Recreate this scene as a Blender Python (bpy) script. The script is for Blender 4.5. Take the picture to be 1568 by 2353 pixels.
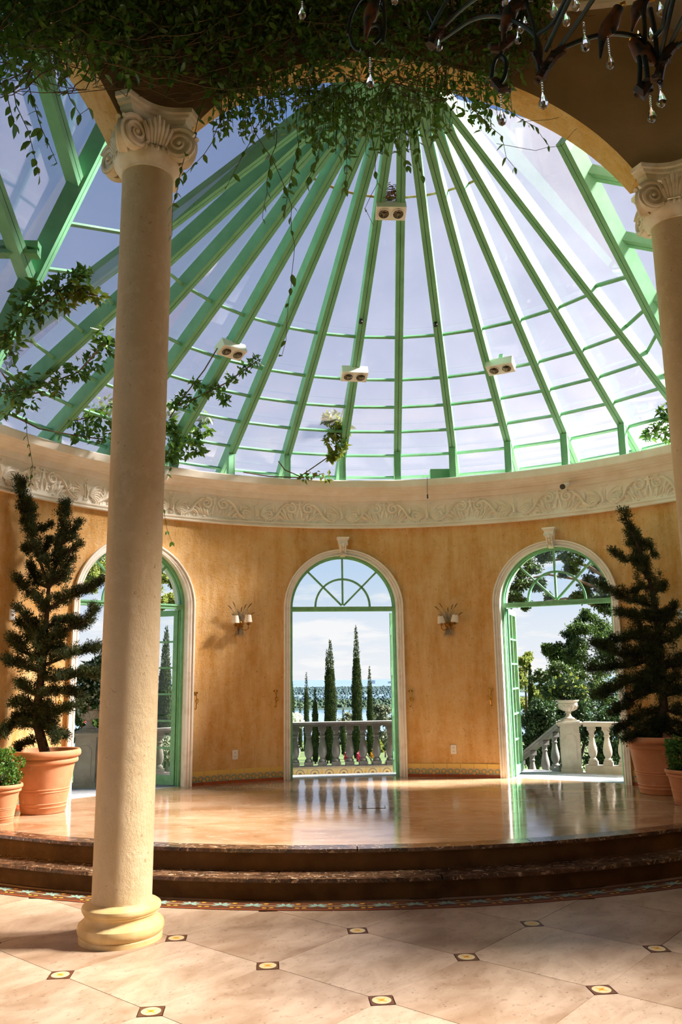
import bpy, bmesh, math, random
import numpy as np
from math import sin, cos, pi, radians, sqrt, atan2, hypot
from mathutils import Vector, Matrix
for o in list(bpy.data.objects): bpy.data.objects.remove(o)
scene = bpy.context.scene
COL = scene.collection
random.seed(7)
RNG = np.random.default_rng(7)

# ------------------------------------------------------------------ camera
F, PITCH, ROLL, EYE = 1886.28, 0.1929, 0.0128, 1.65
IW, IH = 1568, 2353
cam_d = bpy.data.cameras.new('camera')
cam = bpy.data.objects.new('camera', cam_d); COL.objects.link(cam)
cam.matrix_world = Matrix.Translation((0, 0, EYE)) @ Matrix.Rotation(pi/2+PITCH, 4, 'X') @ Matrix.Rotation(-ROLL, 4, 'Z')
cam_d.sensor_fit = 'VERTICAL'; cam_d.sensor_height = 36.0; cam_d.sensor_width = 24.0
cam_d.lens = 36.0*F/IH
cam_d.clip_start = 0.05; cam_d.clip_end = 9000
scene.camera = cam

# ------------------------------------------------------------------ world, sun, exposure
SUN_AZ, SUN_EL = radians(84), radians(40)
world = bpy.data.worlds.new('sky'); scene.world = world
world.use_nodes = True
nt = world.node_tree; nt.nodes.clear()
def wn(t, **k):
    n = nt.nodes.new(t)
    for a, b in k.items(): setattr(n, a, b)
    return n
w_tc = wn('ShaderNodeTexCoord'); w_sep = wn('ShaderNodeSeparateXYZ')
nt.links.new(w_tc.outputs['Generated'], w_sep.inputs[0])
w_ramp = wn('ShaderNodeValToRGB')
er = w_ramp.color_ramp.elements
er[0].position = 0.0; er[0].color = (0.93, 0.96, 1.0, 1)
er[1].position = 1.0; er[1].color = (0.07, 0.17, 0.46, 1)
for ps, c in ((0.05, (0.84, 0.91, 1.0)), (0.12, (0.62, 0.78, 1.0)), (0.24, (0.50, 0.62, 0.88)), (0.42, (0.30, 0.42, 0.70)), (0.6, (0.17, 0.28, 0.56))):
    e = er.new(ps); e.color = (*c, 1)
nt.links.new(w_sep.outputs['Z'], w_ramp.inputs[0])
# clouds: direction flattened towards the horizon
w_div = wn('ShaderNodeVectorMath', operation='DIVIDE'); w_cmb = wn('ShaderNodeCombineXYZ')
w_add = wn('ShaderNodeMath', operation='ADD'); w_add.inputs[1].default_value = 0.16
w_abs = wn('ShaderNodeMath', operation='ABSOLUTE')
nt.links.new(w_sep.outputs['Z'], w_abs.inputs[0]); nt.links.new(w_abs.outputs[0], w_add.inputs[0])
for i in range(3): nt.links.new(w_add.outputs[0], w_cmb.inputs[i])
nt.links.new(w_tc.outputs['Generated'], w_div.inputs[0]); nt.links.new(w_cmb.outputs[0], w_div.inputs[1])
w_noise = wn('ShaderNodeTexNoise'); w_noise.inputs['Scale'].default_value = 2.1; w_noise.inputs['Detail'].default_value = 7; w_noise.inputs['Roughness'].default_value = 0.55
nt.links.new(w_div.outputs[0], w_noise.inputs['Vector'])
w_cr = wn('ShaderNodeValToRGB'); w_cr.color_ramp.elements[0].position = 0.50; w_cr.color_ramp.elements[1].position = 0.60
nt.links.new(w_noise.outputs[0], w_cr.inputs[0])
w_mul = wn('ShaderNodeMath', operation='MULTIPLY'); w_mul.inputs[1].default_value = 0.75
w_fade = wn('ShaderNodeMapRange'); w_fade.inputs['From Min'].default_value = 0.34; w_fade.inputs['From Max'].default_value = 0.14; nt.links.new(w_abs.outputs[0], w_fade.inputs['Value'])
w_m2 = wn('ShaderNodeMath', operation='MULTIPLY'); nt.links.new(w_cr.outputs[0], w_m2.inputs[0]); nt.links.new(w_fade.outputs[0], w_m2.inputs[1])
nt.links.new(w_m2.outputs[0], w_mul.inputs[0])
w_mix = wn('ShaderNodeMix', data_type='RGBA'); w_mix.inputs[7].default_value = (1.06, 1.05, 1.04, 1)
nt.links.new(w_mul.outputs[0], w_mix.inputs[0]); nt.links.new(w_ramp.outputs[0], w_mix.inputs[6])
w_bg = wn('ShaderNodeBackground'); w_bg.inputs[1].default_value = 0.54
w_out = wn('ShaderNodeOutputWorld')
nt.links.new(w_mix.outputs[2], w_bg.inputs[0]); nt.links.new(w_bg.outputs[0], w_out.inputs[0])

sun_d = bpy.data.lights.new('sun', 'SUN'); sun = bpy.data.objects.new('sun', sun_d); COL.objects.link(sun)
sun_d.energy = 18.0; sun_d.angle = radians(11.0); sun_d.color = (1.0, 0.96, 0.90)
sdir = Vector((cos(SUN_EL)*sin(SUN_AZ), cos(SUN_EL)*cos(SUN_AZ), sin(SUN_EL)))
sun.rotation_euler = sdir.to_track_quat('Z', 'Y').to_euler(); sun.location = sdir*30

vs = scene.view_settings
vs.view_transform = 'Standard'; vs.look = 'None'; vs.gamma = 1.0; vs.use_curve_mapping = False
vs.exposure = 0.78
cy = scene.cycles
cy.max_bounces = 8; cy.diffuse_bounces = 5; cy.glossy_bounces = 3; cy.transmission_bounces = 6; cy.transparent_max_bounces = 16
cy.caustics_reflective = False; cy.caustics_refractive = False; cy.sample_clamp_indirect = 8.0; cy.adaptive_threshold = 0.05; cy.use_light_tree = False

# ------------------------------------------------------------------ measured plan (metres; lower floor z = 0)
ZS = 0.3196                      # stage floor
AX, AY, RW = 0.4789, 6.5811, 4.4816   # apse wall circle
KX, KY, KZ, KM = 0.660, 7.000, 7.790, 0.777   # cone roof axis, apex height, slope
CX, CY, CR = 1.698, 0.823, 5.784    # rotunda ring of columns
SX, SY = 0.03, 12.92                  # centre of the curved steps
DOORS = (-0.1044, -0.7319, 0.5214)    # centre, left, right
def cam_ray(u, v):
    du, dv = u-IW/2, v-IH/2; c, s = cos(ROLL), sin(ROLL)
    a = du*c-dv*s; b = du*s+dv*c
    return Vector((a/F, cos(PITCH)+b/F*sin(PITCH), sin(PITCH)-b/F*cos(PITCH)))
EYEV = Vector((0, 0, EYE))
def on_z(u, v, z):
    r = cam_ray(u, v); return EYEV+r*((z-EYE)/r.z)
def on_y(u, v, y):
    r = cam_ray(u, v); return EYEV+r*(y/r.y)
def on_dist(u, v, d):
    r = cam_ray(u, v); return EYEV+r*(d/hypot(r.x, r.y))
def on_cyl(u, v, cx=AX, cy=AY, R=RW):
    r = cam_ray(u, v); a = r.x**2+r.y**2; b = -2*(r.x*cx+r.y*cy); c = cx*cx+cy*cy-R*R
    t = (-b+sqrt(max(0, b*b-4*a*c)))/(2*a); return EYEV+r*t
def on_cone(u, v, off=0.0):
    r = cam_ray(u, v)
    def g(t):
        P = EYEV+r*t; return P.z-(KZ+off-KM*hypot(P.x-KX, P.y-KY))
    lo, hi = 4.0, 16.0
    for _ in range(50):
        m = (lo+hi)/2
        if g(lo)*g(m) <= 0: hi = m
        else: lo = m
    return EYEV+r*lo
def pol(cx, cy, R, a, z=0.0): return Vector((cx+R*sin(a), cy+R*cos(a), z))

# ------------------------------------------------------------------ helpers: colour, material, mesh, objects
def lin(c):
    if isinstance(c, str):
        c = tuple(int(c[i:i+2], 16)/255 for i in (0, 2, 4))
    return tuple((x/12.92 if x <= .04045 else ((x+.055)/1.055)**2.4) for x in c)
MATS = {}
class Mat:
    """small wrapper around a node tree"""
    def __init__(s, name):
        s.m = bpy.data.materials.new(name); s.m.use_nodes = True; s.t = s.m.node_tree
        s.b = s.t.nodes['Principled BSDF']; MATS[name] = s.m; s.tc = None
    def n(s, typ, **k):
        x = s.t.nodes.new(typ)
        for a, b in k.items(): setattr(x, a, b)
        return x
    def l(s, a, b): s.t.links.new(a, b)
    def coord(s, sc=(1, 1, 1), which='Object'):
        if s.tc is None: s.tc = s.n('ShaderNodeTexCoord')
        mp = s.n('ShaderNodeMapping'); mp.inputs['Scale'].default_value = sc
        s.l(s.tc.outputs[which], mp.inputs['Vector']); return mp.outputs[0]
    def noise(s, scale, detail=4, rough=.55, sc=(1, 1, 1), lo=.35, hi=.65, dist=0.0):
        n = s.n('ShaderNodeTexNoise'); n.inputs['Scale'].default_value = scale; n.inputs['Detail'].default_value = detail
        n.inputs['Roughness'].default_value = rough; n.inputs['Distortion'].default_value = dist
        s.l(s.coord(sc), n.inputs['Vector'])
        r = s.n('ShaderNodeMapRange'); r.inputs['From Min'].default_value = lo; r.inputs['From Max'].default_value = hi
        s.l(n.outputs[0], r.inputs['Value']); return r.outputs[0]
    def mix(s, fac, a, b, mode='MIX'):
        x = s.n('ShaderNodeMix', data_type='RGBA', blend_type=mode)
        if isinstance(fac, (int, float)): x.inputs[0].default_value = fac
        else: s.l(fac, x.inputs[0])
        for i, c in ((6, a), (7, b)):
            if isinstance(c, (tuple, list)): x.inputs[i].default_value = (*c[:3], 1)
            else: s.l(c, x.inputs[i])
        return x.outputs[2]
    def mul(s, a, k):
        x = s.n('ShaderNodeMath', operation='MULTIPLY'); s.l(a, x.inputs[0])
        if isinstance(k, (int, float)): x.inputs[1].default_value = k
        else: s.l(k, x.inputs[1])
        return x.outputs[0]
    def bump(s, h, strength=.4, dist=.01):
        x = s.n('ShaderNodeBump'); x.inputs['Strength'].default_value = strength; x.inputs['Distance'].default_value = dist
        s.l(h, x.inputs['Height']); s.l(x.outputs[0], s.b.inputs['Normal'])
    def set(s, **k):
        names = {'col': 'Base Color', 'rough': 'Roughness', 'metal': 'Metallic', 'spec': 'Specular IOR Level', 'coat': 'Coat Weight', 'coatr': 'Coat Roughness', 'trans': 'Transmission Weight', 'ior': 'IOR', 'sss': 'Subsurface Weight', 'em': 'Emission Color', 'ems': 'Emission Strength'}
        for a, v in k.items():
            i = s.b.inputs[names[a]]
            if isinstance(v, (int, float)): i.default_value = v
            elif isinstance(v, tuple): i.default_value = (*v[:3], 1)
            else: s.l(v, i)
        return s
def simple(name, col, rough=.6, col2=None, scale=6, lo=.35, hi=.65, bump=0, bscale=60, bd=.004, **k):
    m = Mat(name); c = lin(col)
    if col2: m.set(col=m.mix(m.noise(scale, lo=lo, hi=hi), c, lin(col2)))
    else: m.set(col=c)
    m.set(rough=rough, **k)
    if bump: m.bump(m.noise(bscale, 5, .6, lo=.2, hi=.8), bump, bd)
    return m.m
def leafmat(name, c1, c2, c3=None, trans=.35, rough=.45, scale=9):
    m = Mat(name)
    col = m.mix(m.noise(scale, 3, lo=.38, hi=.62), lin(c1), lin(c2))
    if c3: col = m.mix(m.noise(scale*2.3, 2, lo=.58, hi=.68), col, lin(c3))
    m.set(col=col, rough=rough, spec=.4)
    tr = m.n('ShaderNodeBsdfTranslucent'); m.l(m.mix(.5, col, lin(c2)), tr.inputs[0])
    mx = m.n('ShaderNodeMixShader'); mx.inputs[0].default_value = trans
    m.l(m.b.outputs[0], mx.inputs[1]); m.l(tr.outputs[0], mx.inputs[2])
    m.l(mx.outputs[0], m.t.nodes['Material Output'].inputs[0]); return m.m

def tag(o, label=None, cat=None, group=None, kind=None):
    if label: o['label'] = label
    if cat: o['category'] = cat
    if group: o['group'] = group
    if kind: o['kind'] = kind
    return o
def link(o, parent=None):
    COL.objects.link(o)
    if parent is not None: o.parent = parent
    return o
def empty(name, loc=(0, 0, 0), rz=0.0, parent=None):
    o = bpy.data.objects.new(name, None); link(o, parent); o.location = loc; o.rotation_euler = (0, 0, rz)
    o.empty_display_size = .1; return o
def wloc(o):
    p = Vector((0, 0, 0))
    while o is not None: p = p+Vector(o.location); o = o.parent
    return p
class B:
    """collects geometry, then links it as one mesh object"""
    def __init__(s): s.v = []; s.f = []; s.mi = []; s.k = 0
    def add(s, vs, fs, k=None):
        n = len(s.v); s.v += [tuple(x) for x in vs]
        for f in fs: s.f.append(tuple(i+n for i in f)); s.mi.append(s.k if k is None else k)
        return s
    def box(s, c, d, M=None, k=None, taper=1.0):
        hx, hy, hz = d[0]/2, d[1]/2, d[2]/2; c = Vector(c); vs = []
        for z in (-1, 1):
            t = taper if z > 0 else 1.0
            for x, y in ((-1, -1), (1, -1), (1, 1), (-1, 1)):
                p = Vector((x*hx*t, y*hy*t, z*hz)); p = (M @ p if M is not None else p); vs.append(c+p)
        return s.add(vs, [(3, 2, 1, 0), (4, 5, 6, 7), (0, 1, 5, 4), (1, 2, 6, 5), (2, 3, 7, 6), (3, 0, 4, 7)], k)
    def beam(s, p, q, w, h, up=(0, 0, 1), drop=0.0, k=None):
        """box from p to q, its top face centred on the line (lowered by drop)"""
        p, q = Vector(p), Vector(q); d = (q-p).normalized(); u = Vector(up); sd = d.cross(u).normalized(); u = sd.cross(d).normalized()
        vs = []
        for e in (p, q):
            for a, b in ((-1, 0), (1, 0), (1, -1), (-1, -1)): vs.append(e+sd*(a*w/2)+u*(b*h-drop))
        return s.add(vs, [(0, 1, 2, 3), (7, 6, 5, 4), (0, 4, 5, 1), (1, 5, 6, 2), (2, 6, 7, 3), (3, 7, 4, 0)], k)
    def tube(s, pts, r, n=8, cap=True, k=None):
        pts = [Vector(p) for p in pts]; m = len(pts); rs = r if isinstance(r, (list, tuple)) else [r]*m
        vs = []; prev = None
        for i, p in enumerate(pts):
            d = (pts[min(i+1, m-1)]-pts[max(i-1, 0)])
            d = d.normalized() if d.length > 1e-9 else Vector((0, 0, 1))
            if prev is None: a = d.orthogonal().normalized()
            else:
                a = prev-d*prev.dot(d); a = a.normalized() if a.length > 1e-6 else d.orthogonal().normalized()
            prev = a; b = d.cross(a)
            for j in range(n):
                t = 2*pi*j/n; vs.append(p+(a*cos(t)+b*sin(t))*rs[i])
        fs = [(i*n+j, i*n+(j+1) % n, (i+1)*n+(j+1) % n, (i+1)*n+j) for i in range(m-1) for j in range(n)]
        if cap: fs += [tuple(range(n-1, -1, -1)), tuple(range((m-1)*n, m*n))]
        return s.add(vs, fs, k)
    def lathe(s, prof, n=24, c=(0, 0, 0), k=None, cap=True):
        c = Vector(c); vs = []
        for r, z in prof:
            for j in range(n): t = 2*pi*j/n; vs.append(c+Vector((r*cos(t), r*sin(t), z)))
        m = len(prof)
        fs = [(i*n+j, i*n+(j+1) % n, (i+1)*n+(j+1) % n, (i+1)*n+j) for i in range(m-1) for j in range(n)]
        if cap: fs += [tuple(range(n-1, -1, -1)), tuple(range((m-1)*n, m*n))]
        return s.add(vs, fs, k)
    def prism(s, poly, M, d, k=None):
        """polygon in the xy plane of M, extruded from 0 to d along its z"""
        n = len(poly); vs = [M @ Vector((x, y, 0)) for x, y in poly]+[M @ Vector((x, y, d)) for x, y in poly]
        return s.add(vs, [tuple(range(n-1, -1, -1)), tuple(range(n, 2*n))]+[(i, (i+1) % n, n+(i+1) % n, n+i) for i in range(n)], k)
    def loft(s, rings, closed=True, cap=True, k=None):
        """rings: lists of equal length of points"""
        n = len(rings[0]); vs = [p for r in rings for p in r]; m = len(rings); e = n if closed else n-1
        fs = [(i*n+j, i*n+(j+1) % n, (i+1)*n+(j+1) % n, (i+1)*n+j) for i in range(m-1) for j in range(e)]
        if cap and closed: fs += [tuple(range(n-1, -1, -1)), tuple(range((m-1)*n, m*n))]
        return s.add(vs, fs, k)
    def ball(s, c, r, n=8, m=6, sc=(1, 1, 1), M=None, k=None):
        c = Vector(c); rings = []
        for i in range(m+1):
            t = pi*i/m; ring = []
            for j in range(n):
                p = Vector((sin(t)*cos(2*pi*j/n)*sc[0], sin(t)*sin(2*pi*j/n)*sc[1], cos(t)*sc[2]))*r
                ring.append(c+(M @ p if M is not None else p))
            rings.append(ring)
        return s.loft(rings, True, False, k)
    def mesh(s, name, off=Vector((0, 0, 0))):
        me = bpy.data.meshes.new(name)
        me.from_pydata([tuple(Vector(v)-off) for v in s.v], [], s.f); return me
    def build(s, name, mats, parent=None, smooth=False, world=True, loc=None):
        off = wloc(parent) if (parent is not None and world) else Vector((0, 0, 0))
        if loc is not None: off = off+Vector(loc)
        me = s.mesh(name, off)
        for m in (mats if isinstance(mats, (list, tuple)) else [mats]): me.materials.append(m)
        if len(me.materials) > 1: me.polygons.foreach_set('material_index', s.mi)
        fix_normals(me)
        if smooth: smooth_by_angle(me, smooth if not isinstance(smooth, bool) else 40)
        o = bpy.data.objects.new(name, me); link(o, parent)
        if loc is not None: o.location = loc
        return o
def fix_normals(me):
    bm = bmesh.new(); bm.from_mesh(me); bmesh.ops.recalc_face_normals(bm, faces=bm.faces); bm.to_mesh(me); bm.free()
def smooth_by_angle(me, deg):
    me.polygons.foreach_set('use_smooth', [True]*len(me.polygons))
    me.set_sharp_from_angle(angle=radians(deg))
def shared(name, me, parent=None, loc=(0, 0, 0), rz=0.0, rot=None, scale=None):
    o = bpy.data.objects.new(name, me); link(o, parent); o.location = loc
    o.rotation_euler = rot if rot is not None else (0, 0, rz)
    if scale is not None: o.scale = scale if isinstance(scale, (tuple, list)) else (scale,)*3
    return o
def copy_tree(o, parent=None):
    c = o.copy(); COL.objects.link(c); c.parent = parent
    for ch in list(o.children): copy_tree(ch, c)
    return c
def npmesh(name, V, Fq, mat, parent=None, smooth=False):
    """V (n,3), Fq (m,3|4) arrays -> object, coordinates relative to the parent's base"""
    off = wloc(parent) if parent is not None else Vector((0, 0, 0))
    V = np.asarray(V, dtype=np.float32)-np.array(off, dtype=np.float32); Fq = np.asarray(Fq, dtype=np.int32)
    me = bpy.data.meshes.new(name); me.vertices.add(len(V)); me.vertices.foreach_set('co', V.ravel())
    k = Fq.shape[1]; me.loops.add(Fq.size); me.loops.foreach_set('vertex_index', Fq.ravel())
    me.polygons.add(len(Fq)); me.polygons.foreach_set('loop_start', np.arange(0, Fq.size, k, dtype=np.int32))
    me.update(calc_edges=True)
    if isinstance(mat, (list, tuple)):
        for m in mat: me.materials.append(m)
    else: me.materials.append(mat)
    if smooth: me.polygons.foreach_set('use_smooth', np.ones(len(Fq), dtype=bool))
    o = bpy.data.objects.new(name, me); link(o, parent); return o
def leaf_geo(P, D, N, L, Wd, fold=.25, droop=.15):
    """folded leaves: P base (n,3), D direction, N approx normal, L length (n,), Wd width (n,) -> V, F (4 tris -> 2 quads each)"""
    P = np.asarray(P, float); D = np.asarray(D, float); N = np.asarray(N, float); n = len(P)
    D = D/np.linalg.norm(D, axis=1, keepdims=True)
    S = np.cross(D, N); S /= np.maximum(np.linalg.norm(S, axis=1, keepdims=True), 1e-6); N = np.cross(S, D)
    L = np.asarray(L).reshape(-1, 1)*np.ones((n, 1)); Wd = np.asarray(Wd).reshape(-1, 1)*np.ones((n, 1))
    tip = P+D*L-N*L*droop; mid = P+D*L*.45
    a = mid+S*Wd*.5+N*Wd*fold; b = mid-S*Wd*.5+N*Wd*fold
    V = np.stack([P, a, tip, b], 1).reshape(-1, 3); i = np.arange(n)*4
    Fq = np.concatenate([np.stack([i, i+1, i+2], 1), np.stack([i, i+2, i+3], 1)]); return V, Fq
def rdir(n, up=0.0):
    d = RNG.normal(size=(n, 3)); d[:, 2] += up; return d/np.linalg.norm(d, axis=1, keepdims=True)
# ================================================================== materials
def stucco():
    m = Mat('orange_stucco')
    big = m.noise(1.1, 6, .6, lo=.32, hi=.68); streak = m.noise(2.6, 7, .7, sc=(2.2, 2.2, .35), lo=.42, hi=.62)
    fine = m.noise(9, 5, .7, lo=.4, hi=.75); pit = m.noise(38, 2, .5, lo=.655, hi=.70)
    c = m.mix(big, lin('E6B269'), lin('EECA92'))
    c = m.mix(m.mul(streak, .9), c, lin('D69C4C'))
    c = m.mix(m.mul(fine, .5), c, lin('F2D5A6'))
    c = m.mix(m.mul(m.noise(.7, 5, .6, lo=.55, hi=.75), .45), c, lin('A8824E'))
    c = m.mix(m.mul(pit, .4), c, lin('8C6432'))
    m.set(col=c, rough=.86, spec=.2); m.bump(m.noise(20, 8, .75, lo=.2, hi=.8), .7, .016); return m.m
STUCCO = stucco()
ARCHST_SHADED = simple('arch_stucco_shaded', 'A88E70', .88, '937857', 1.4, bump=.3, bscale=18, bd=.008, spec=.2)  # same paint as the orange stucco, with shade browned into the colour
def col_mat():
    m = Mat('column_plaster')
    c = m.mix(m.noise(1.6, 6, .6, sc=(1, 1, .5), lo=.35, hi=.65), lin('D9C19A'), lin('C8AE84'))
    c = m.mix(m.mul(m.noise(12, 4, .6, lo=.52, hi=.72), .5), c, lin('E2CDAA'))
    c = m.mix(m.mul(m.noise(26, 3, .6, lo=.66, hi=.72), .6), c, lin('8E7147'))
    m.set(col=c, rough=.85, spec=.2); m.bump(m.noise(7, 9, .72, sc=(1, 1, .7), lo=.3, hi=.7), .6, .02); return m.m
COLM = col_mat()
COLBASE = simple('column_base_paint', 'DCC08A', .6, 'CBAB72', 8, bump=.15, bscale=30, spec=.3)
PLASTER = simple('white_plaster', 'F8F3E8', .75, 'ECE2D0', 3.5, bump=.12, bscale=60, bd=.003, spec=.25)
CAPM = simple('capital_plaster', 'F0E7D6', .75, 'D8C6A6', 7, bump=.2, bscale=50, bd=.004, spec=.25)
TRIMW = simple('white_casing_paint', 'F6F0E6', .55, 'E6DCCE', 9, lo=.5, hi=.72, bump=.1, bscale=50)
def green():
    m = Mat('green_paint')
    c = m.mix(m.noise(5, 5, .6, lo=.35, hi=.7), lin('7FBE93'), lin('6EAD80'))
    c = m.mix(m.mul(m.noise(24, 4, .7, sc=(1, 1, .4), lo=.66, hi=.74), .55), c, lin('4E5A3A'))
    m.set(col=c, rough=.45); return m.m
GREEN = green()
GREEN2 = simple('green_door_paint', '86C596', .42, '74B384', 12)
RUST = simple('rusty_flashing', 'B5703A', .8, 'D9B48A', 14)
def marble(name, a, b, c3, sc, rough, sx=(1, 2.6, 1), bump=0.0, pits=.15):
    m = Mat(name)
    c = m.mix(m.noise(sc, 7, .62, sc=sx, lo=.32, hi=.68, dist=.6), lin(a), lin(b))
    c = m.mix(m.mul(m.noise(sc*5, 6, .7, sc=sx, lo=.56, hi=.70), .55), c, lin(c3))
    c = m.mix(m.mul(m.noise(sc*.45, 5, .6, lo=.5, hi=.7), .45), c, lin(b))
    c = m.mix(m.mul(m.noise(sc*11, 3, .55, sc=sx, lo=.64, hi=.70), pits), c, lin(c3 if pits > .3 else b))
    m.set(col=c, spec=.5)
    r = m.n('ShaderNodeMapRange'); r.inputs['To Min'].default_value = rough; r.inputs['To Max'].default_value = rough+.09
    m.l(m.noise(3, 4, lo=.3, hi=.7), r.inputs['Value']); m.set(rough=r.outputs[0])
    if bump: m.bump(m.noise(sc*6, 5, .6), bump, .002)
    return m.m
STAGE = marble('stage_travertine', 'BE9F80', '966E4A', 'DCC8AE', 1.3, .06, (1, 2.2, 1))
FLOORM = marble('floor_travertine', 'B8A088', '8C7056', '5E4530', 2.2, .36, (1.7, 1, 1), .05, .7)
FLOORM2 = marble('floor_travertine_pale', 'BEA68E', '947A60', '684C36', 2.6, .38, (1, 1.8, 1), .05, .7)
GROUT = simple('grout', '9C7F5E', .9)
def emperador():
    m = Mat('dark_marble')
    c = m.mix(m.noise(9, 7, .7, sc=(1, 1.6, 1), lo=.4, hi=.66, dist=.8), lin('33241A'), lin('7A583C'))
    c = m.mix(m.noise(15, 6, .75, sc=(1, 1.5, 1), lo=.56, hi=.63, dist=1.2), c, lin('C9AD8B'))
    m.set(col=c, rough=.2, spec=.55); return m.m
EMP = emperador()
RISER = simple('riser_stucco', '70522E', .9, '5A4024', 5, bump=.6, bscale=35, bd=.012, spec=.15)
TERRACE = simple('terrace_granite', 'B9BABD', .8, 'A2A4A9', 30, spec=.3)
STONE = simple('grey_cast_stone', '85827F', .9, '6C6967', 5, bump=.35, bscale=40, bd=.006, spec=.2)
STONEW = simple('pale_cast_stone', 'B0A89D', .9, '9A9288', 5, bump=.3, bscale=40, bd=.006, spec=.2)
TILE_Y = simple('tile_yellow', 'E6C368', .35); TILE_T = simple('tile_tan', 'DDB97C', .35); TILE_R = simple('tile_red', 'B0552C', .4)
TILE_G = simple('tile_teal', '83A091', .35); TILE_O = simple('tile_ochre', 'D9A23A', .35); TILE_B = simple('tile_brown', '5B3621', .4)
TILE_C = simple('tile_cream', 'C6B184', .4); TILE_K = simple('tile_umber', '6B5038', .4)
def glass(name, tint, refl=.12, haze=0.0, hz=(.8, .85, .95)):
    m = Mat(name); t = m.t
    tr = m.n('ShaderNodeBsdfTransparent'); tr.inputs[0].default_value = (*tint, 1)
    gl = m.n('ShaderNodeBsdfGlossy'); gl.inputs['Roughness'].default_value = .03; gl.inputs[0].default_value = (1, 1, 1, 1)
    fr = m.n('ShaderNodeFresnel'); fr.inputs[0].default_value = 1.45
    mx = m.n('ShaderNodeMixShader'); m.l(m.mul(fr.outputs[0], refl/.04*.5), mx.inputs[0]) if refl else None
    if not refl: mx.inputs[0].default_value = 0
    last = tr.outputs[0]
    if haze:
        tl = m.n('ShaderNodeBsdfTranslucent'); tl.inputs[0].default_value = (*hz, 1)
        df = m.n('ShaderNodeBsdfDiffuse'); df.inputs[0].default_value = (*hz, 1)
        m1 = m.n('ShaderNodeMixShader'); m1.inputs[0].default_value = .2; m.l(tl.outputs[0], m1.inputs[1]); m.l(df.outputs[0], m1.inputs[2])
        m2 = m.n('ShaderNodeMixShader')
        a = m.noise(.9, 6, .65, lo=.3, hi=.75); b = m.noise(14, 4, .7, sc=(1, .35, 1), lo=.62, hi=.72)
        s1 = m.n('ShaderNodeMath', operation='MULTIPLY_ADD'); m.l(a, s1.inputs[0]); s1.inputs[1].default_value = haze*.5; s1.inputs[2].default_value = haze*.75
        s2 = m.n('ShaderNodeMath', operation='MULTIPLY_ADD'); m.l(b, s2.inputs[0]); s2.inputs[1].default_value = haze*.35; m.l(s1.outputs[0], s2.inputs[2])
        m.l(s2.outputs[0], m2.inputs[0]); m.l(last, m2.inputs[1]); m.l(m1.outputs[0], m2.inputs[2]); last = m2.outputs[0]
    m.l(last, mx.inputs[1]); m.l(gl.outputs[0], mx.inputs[2])
    m.l(mx.outputs[0], t.nodes['Material Output'].inputs[0]); return m.m
ROOFG = glass('roof_polycarbonate', (.95, .92, .92), .02, .056, (.80, .77, .78))
ROOFG2 = glass('diffuser_polycarbonate', (.88, .86, .86), .02, .30, (.80, .78, .82))  # hazier sheets for the added right wing, to diffuse the sun
PANE = glass('window_glass', (.97, .985, .985), .03)
BRASS = simple('brass', 'D9A93C', .25, metal=1.0)
BLACKP = simple('black_plastic', '1A1A1A', .4)
WHITEP = simple('white_plastic', 'EDE9E0', .35)
DARKM = simple('dark_metal', '2A2A28', .45, metal=.6)

# ================================================================== floor
fl = B(); fl.box((1.0, 4.0, -.06), (15, 15, .108)); FLOOR = fl.build('floor', GROUT)
tag(FLOOR, 'pale travertine floor with small inset square tiles in the foreground', None, kind='structure')
GA, GS, GX, GY = .6957, .822, -.9813, 4.4988
dI = Vector((sin(GA), cos(GA), 0)); dJ = Vector((cos(GA), -sin(GA), 0))
cut = .088
def tile_mesh(name, mat):
    h = GS/2-.0022; c = cut*1.0
    poly = [(h-c, -h), (h, -h+c), (h, h-c), (h-c, h), (-h+c, h), (-h, h-c), (-h, -h+c), (-h+c, -h)]
    b = B(); b.prism(poly, Matrix.Translation((0, 0, -.008)), .008); me = b.mesh(name); me.materials.append(mat); fix_normals(me); return me
TM = [tile_mesh('floor_tile', FLOORM), tile_mesh('floor_tile', FLOORM2)]
inb = B(); s_ = cut*sqrt(2)/2*.98
inb.box((0, 0, -.0035), (s_*1.96, s_*1.96, .009), k=0)
inb.prism([(s_*.82*cos(t*pi/12), s_*.82*sin(t*pi/12)) for t in range(24)], Matrix.Translation((0, 0, .001)), .0008, k=1)
for t in range(4):
    a = t*pi/2+pi/4; inb.prism([(.012*cos(a+pi/2), .012*sin(a+pi/2)), (s_*.6*cos(a), s_*.6*sin(a)), (.012*cos(a-pi/2), .012*sin(a-pi/2))], Matrix.Translation((0, 0, .0018)), .0006, k=2)
inme = inb.mesh('inset_tile'); [inme.materials.append(m) for m in (TILE_B, TILE_C, TILE_O)]; inme.polygons.foreach_set('material_index', inb.mi); fix_normals(inme)
for i in range(-6, 9):
    for j in range(-7, 9):
        p = Vector((GX, GY, 0))+dI*(GS*i)+dJ*(GS*j); q = p+dI*(GS/2)+dJ*(GS/2)
        if -3.6 < q.x < 4.6 and 2.4 < q.y < 9 and hypot(q.x-SX, q.y-SY) > 6.15:
            shared('floor_tile', TM[(i*3+j*5) % 2], FLOOR, q, -GA+pi/2*((i+j) % 2))
        if -3.6 < p.x < 4.6 and 2.4 < p.y < 9 and hypot(p.x-SX, p.y-SY) > 6.8:
            shared('inset_tile', inme, FLOOR, p, -GA+pi/4)
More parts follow.
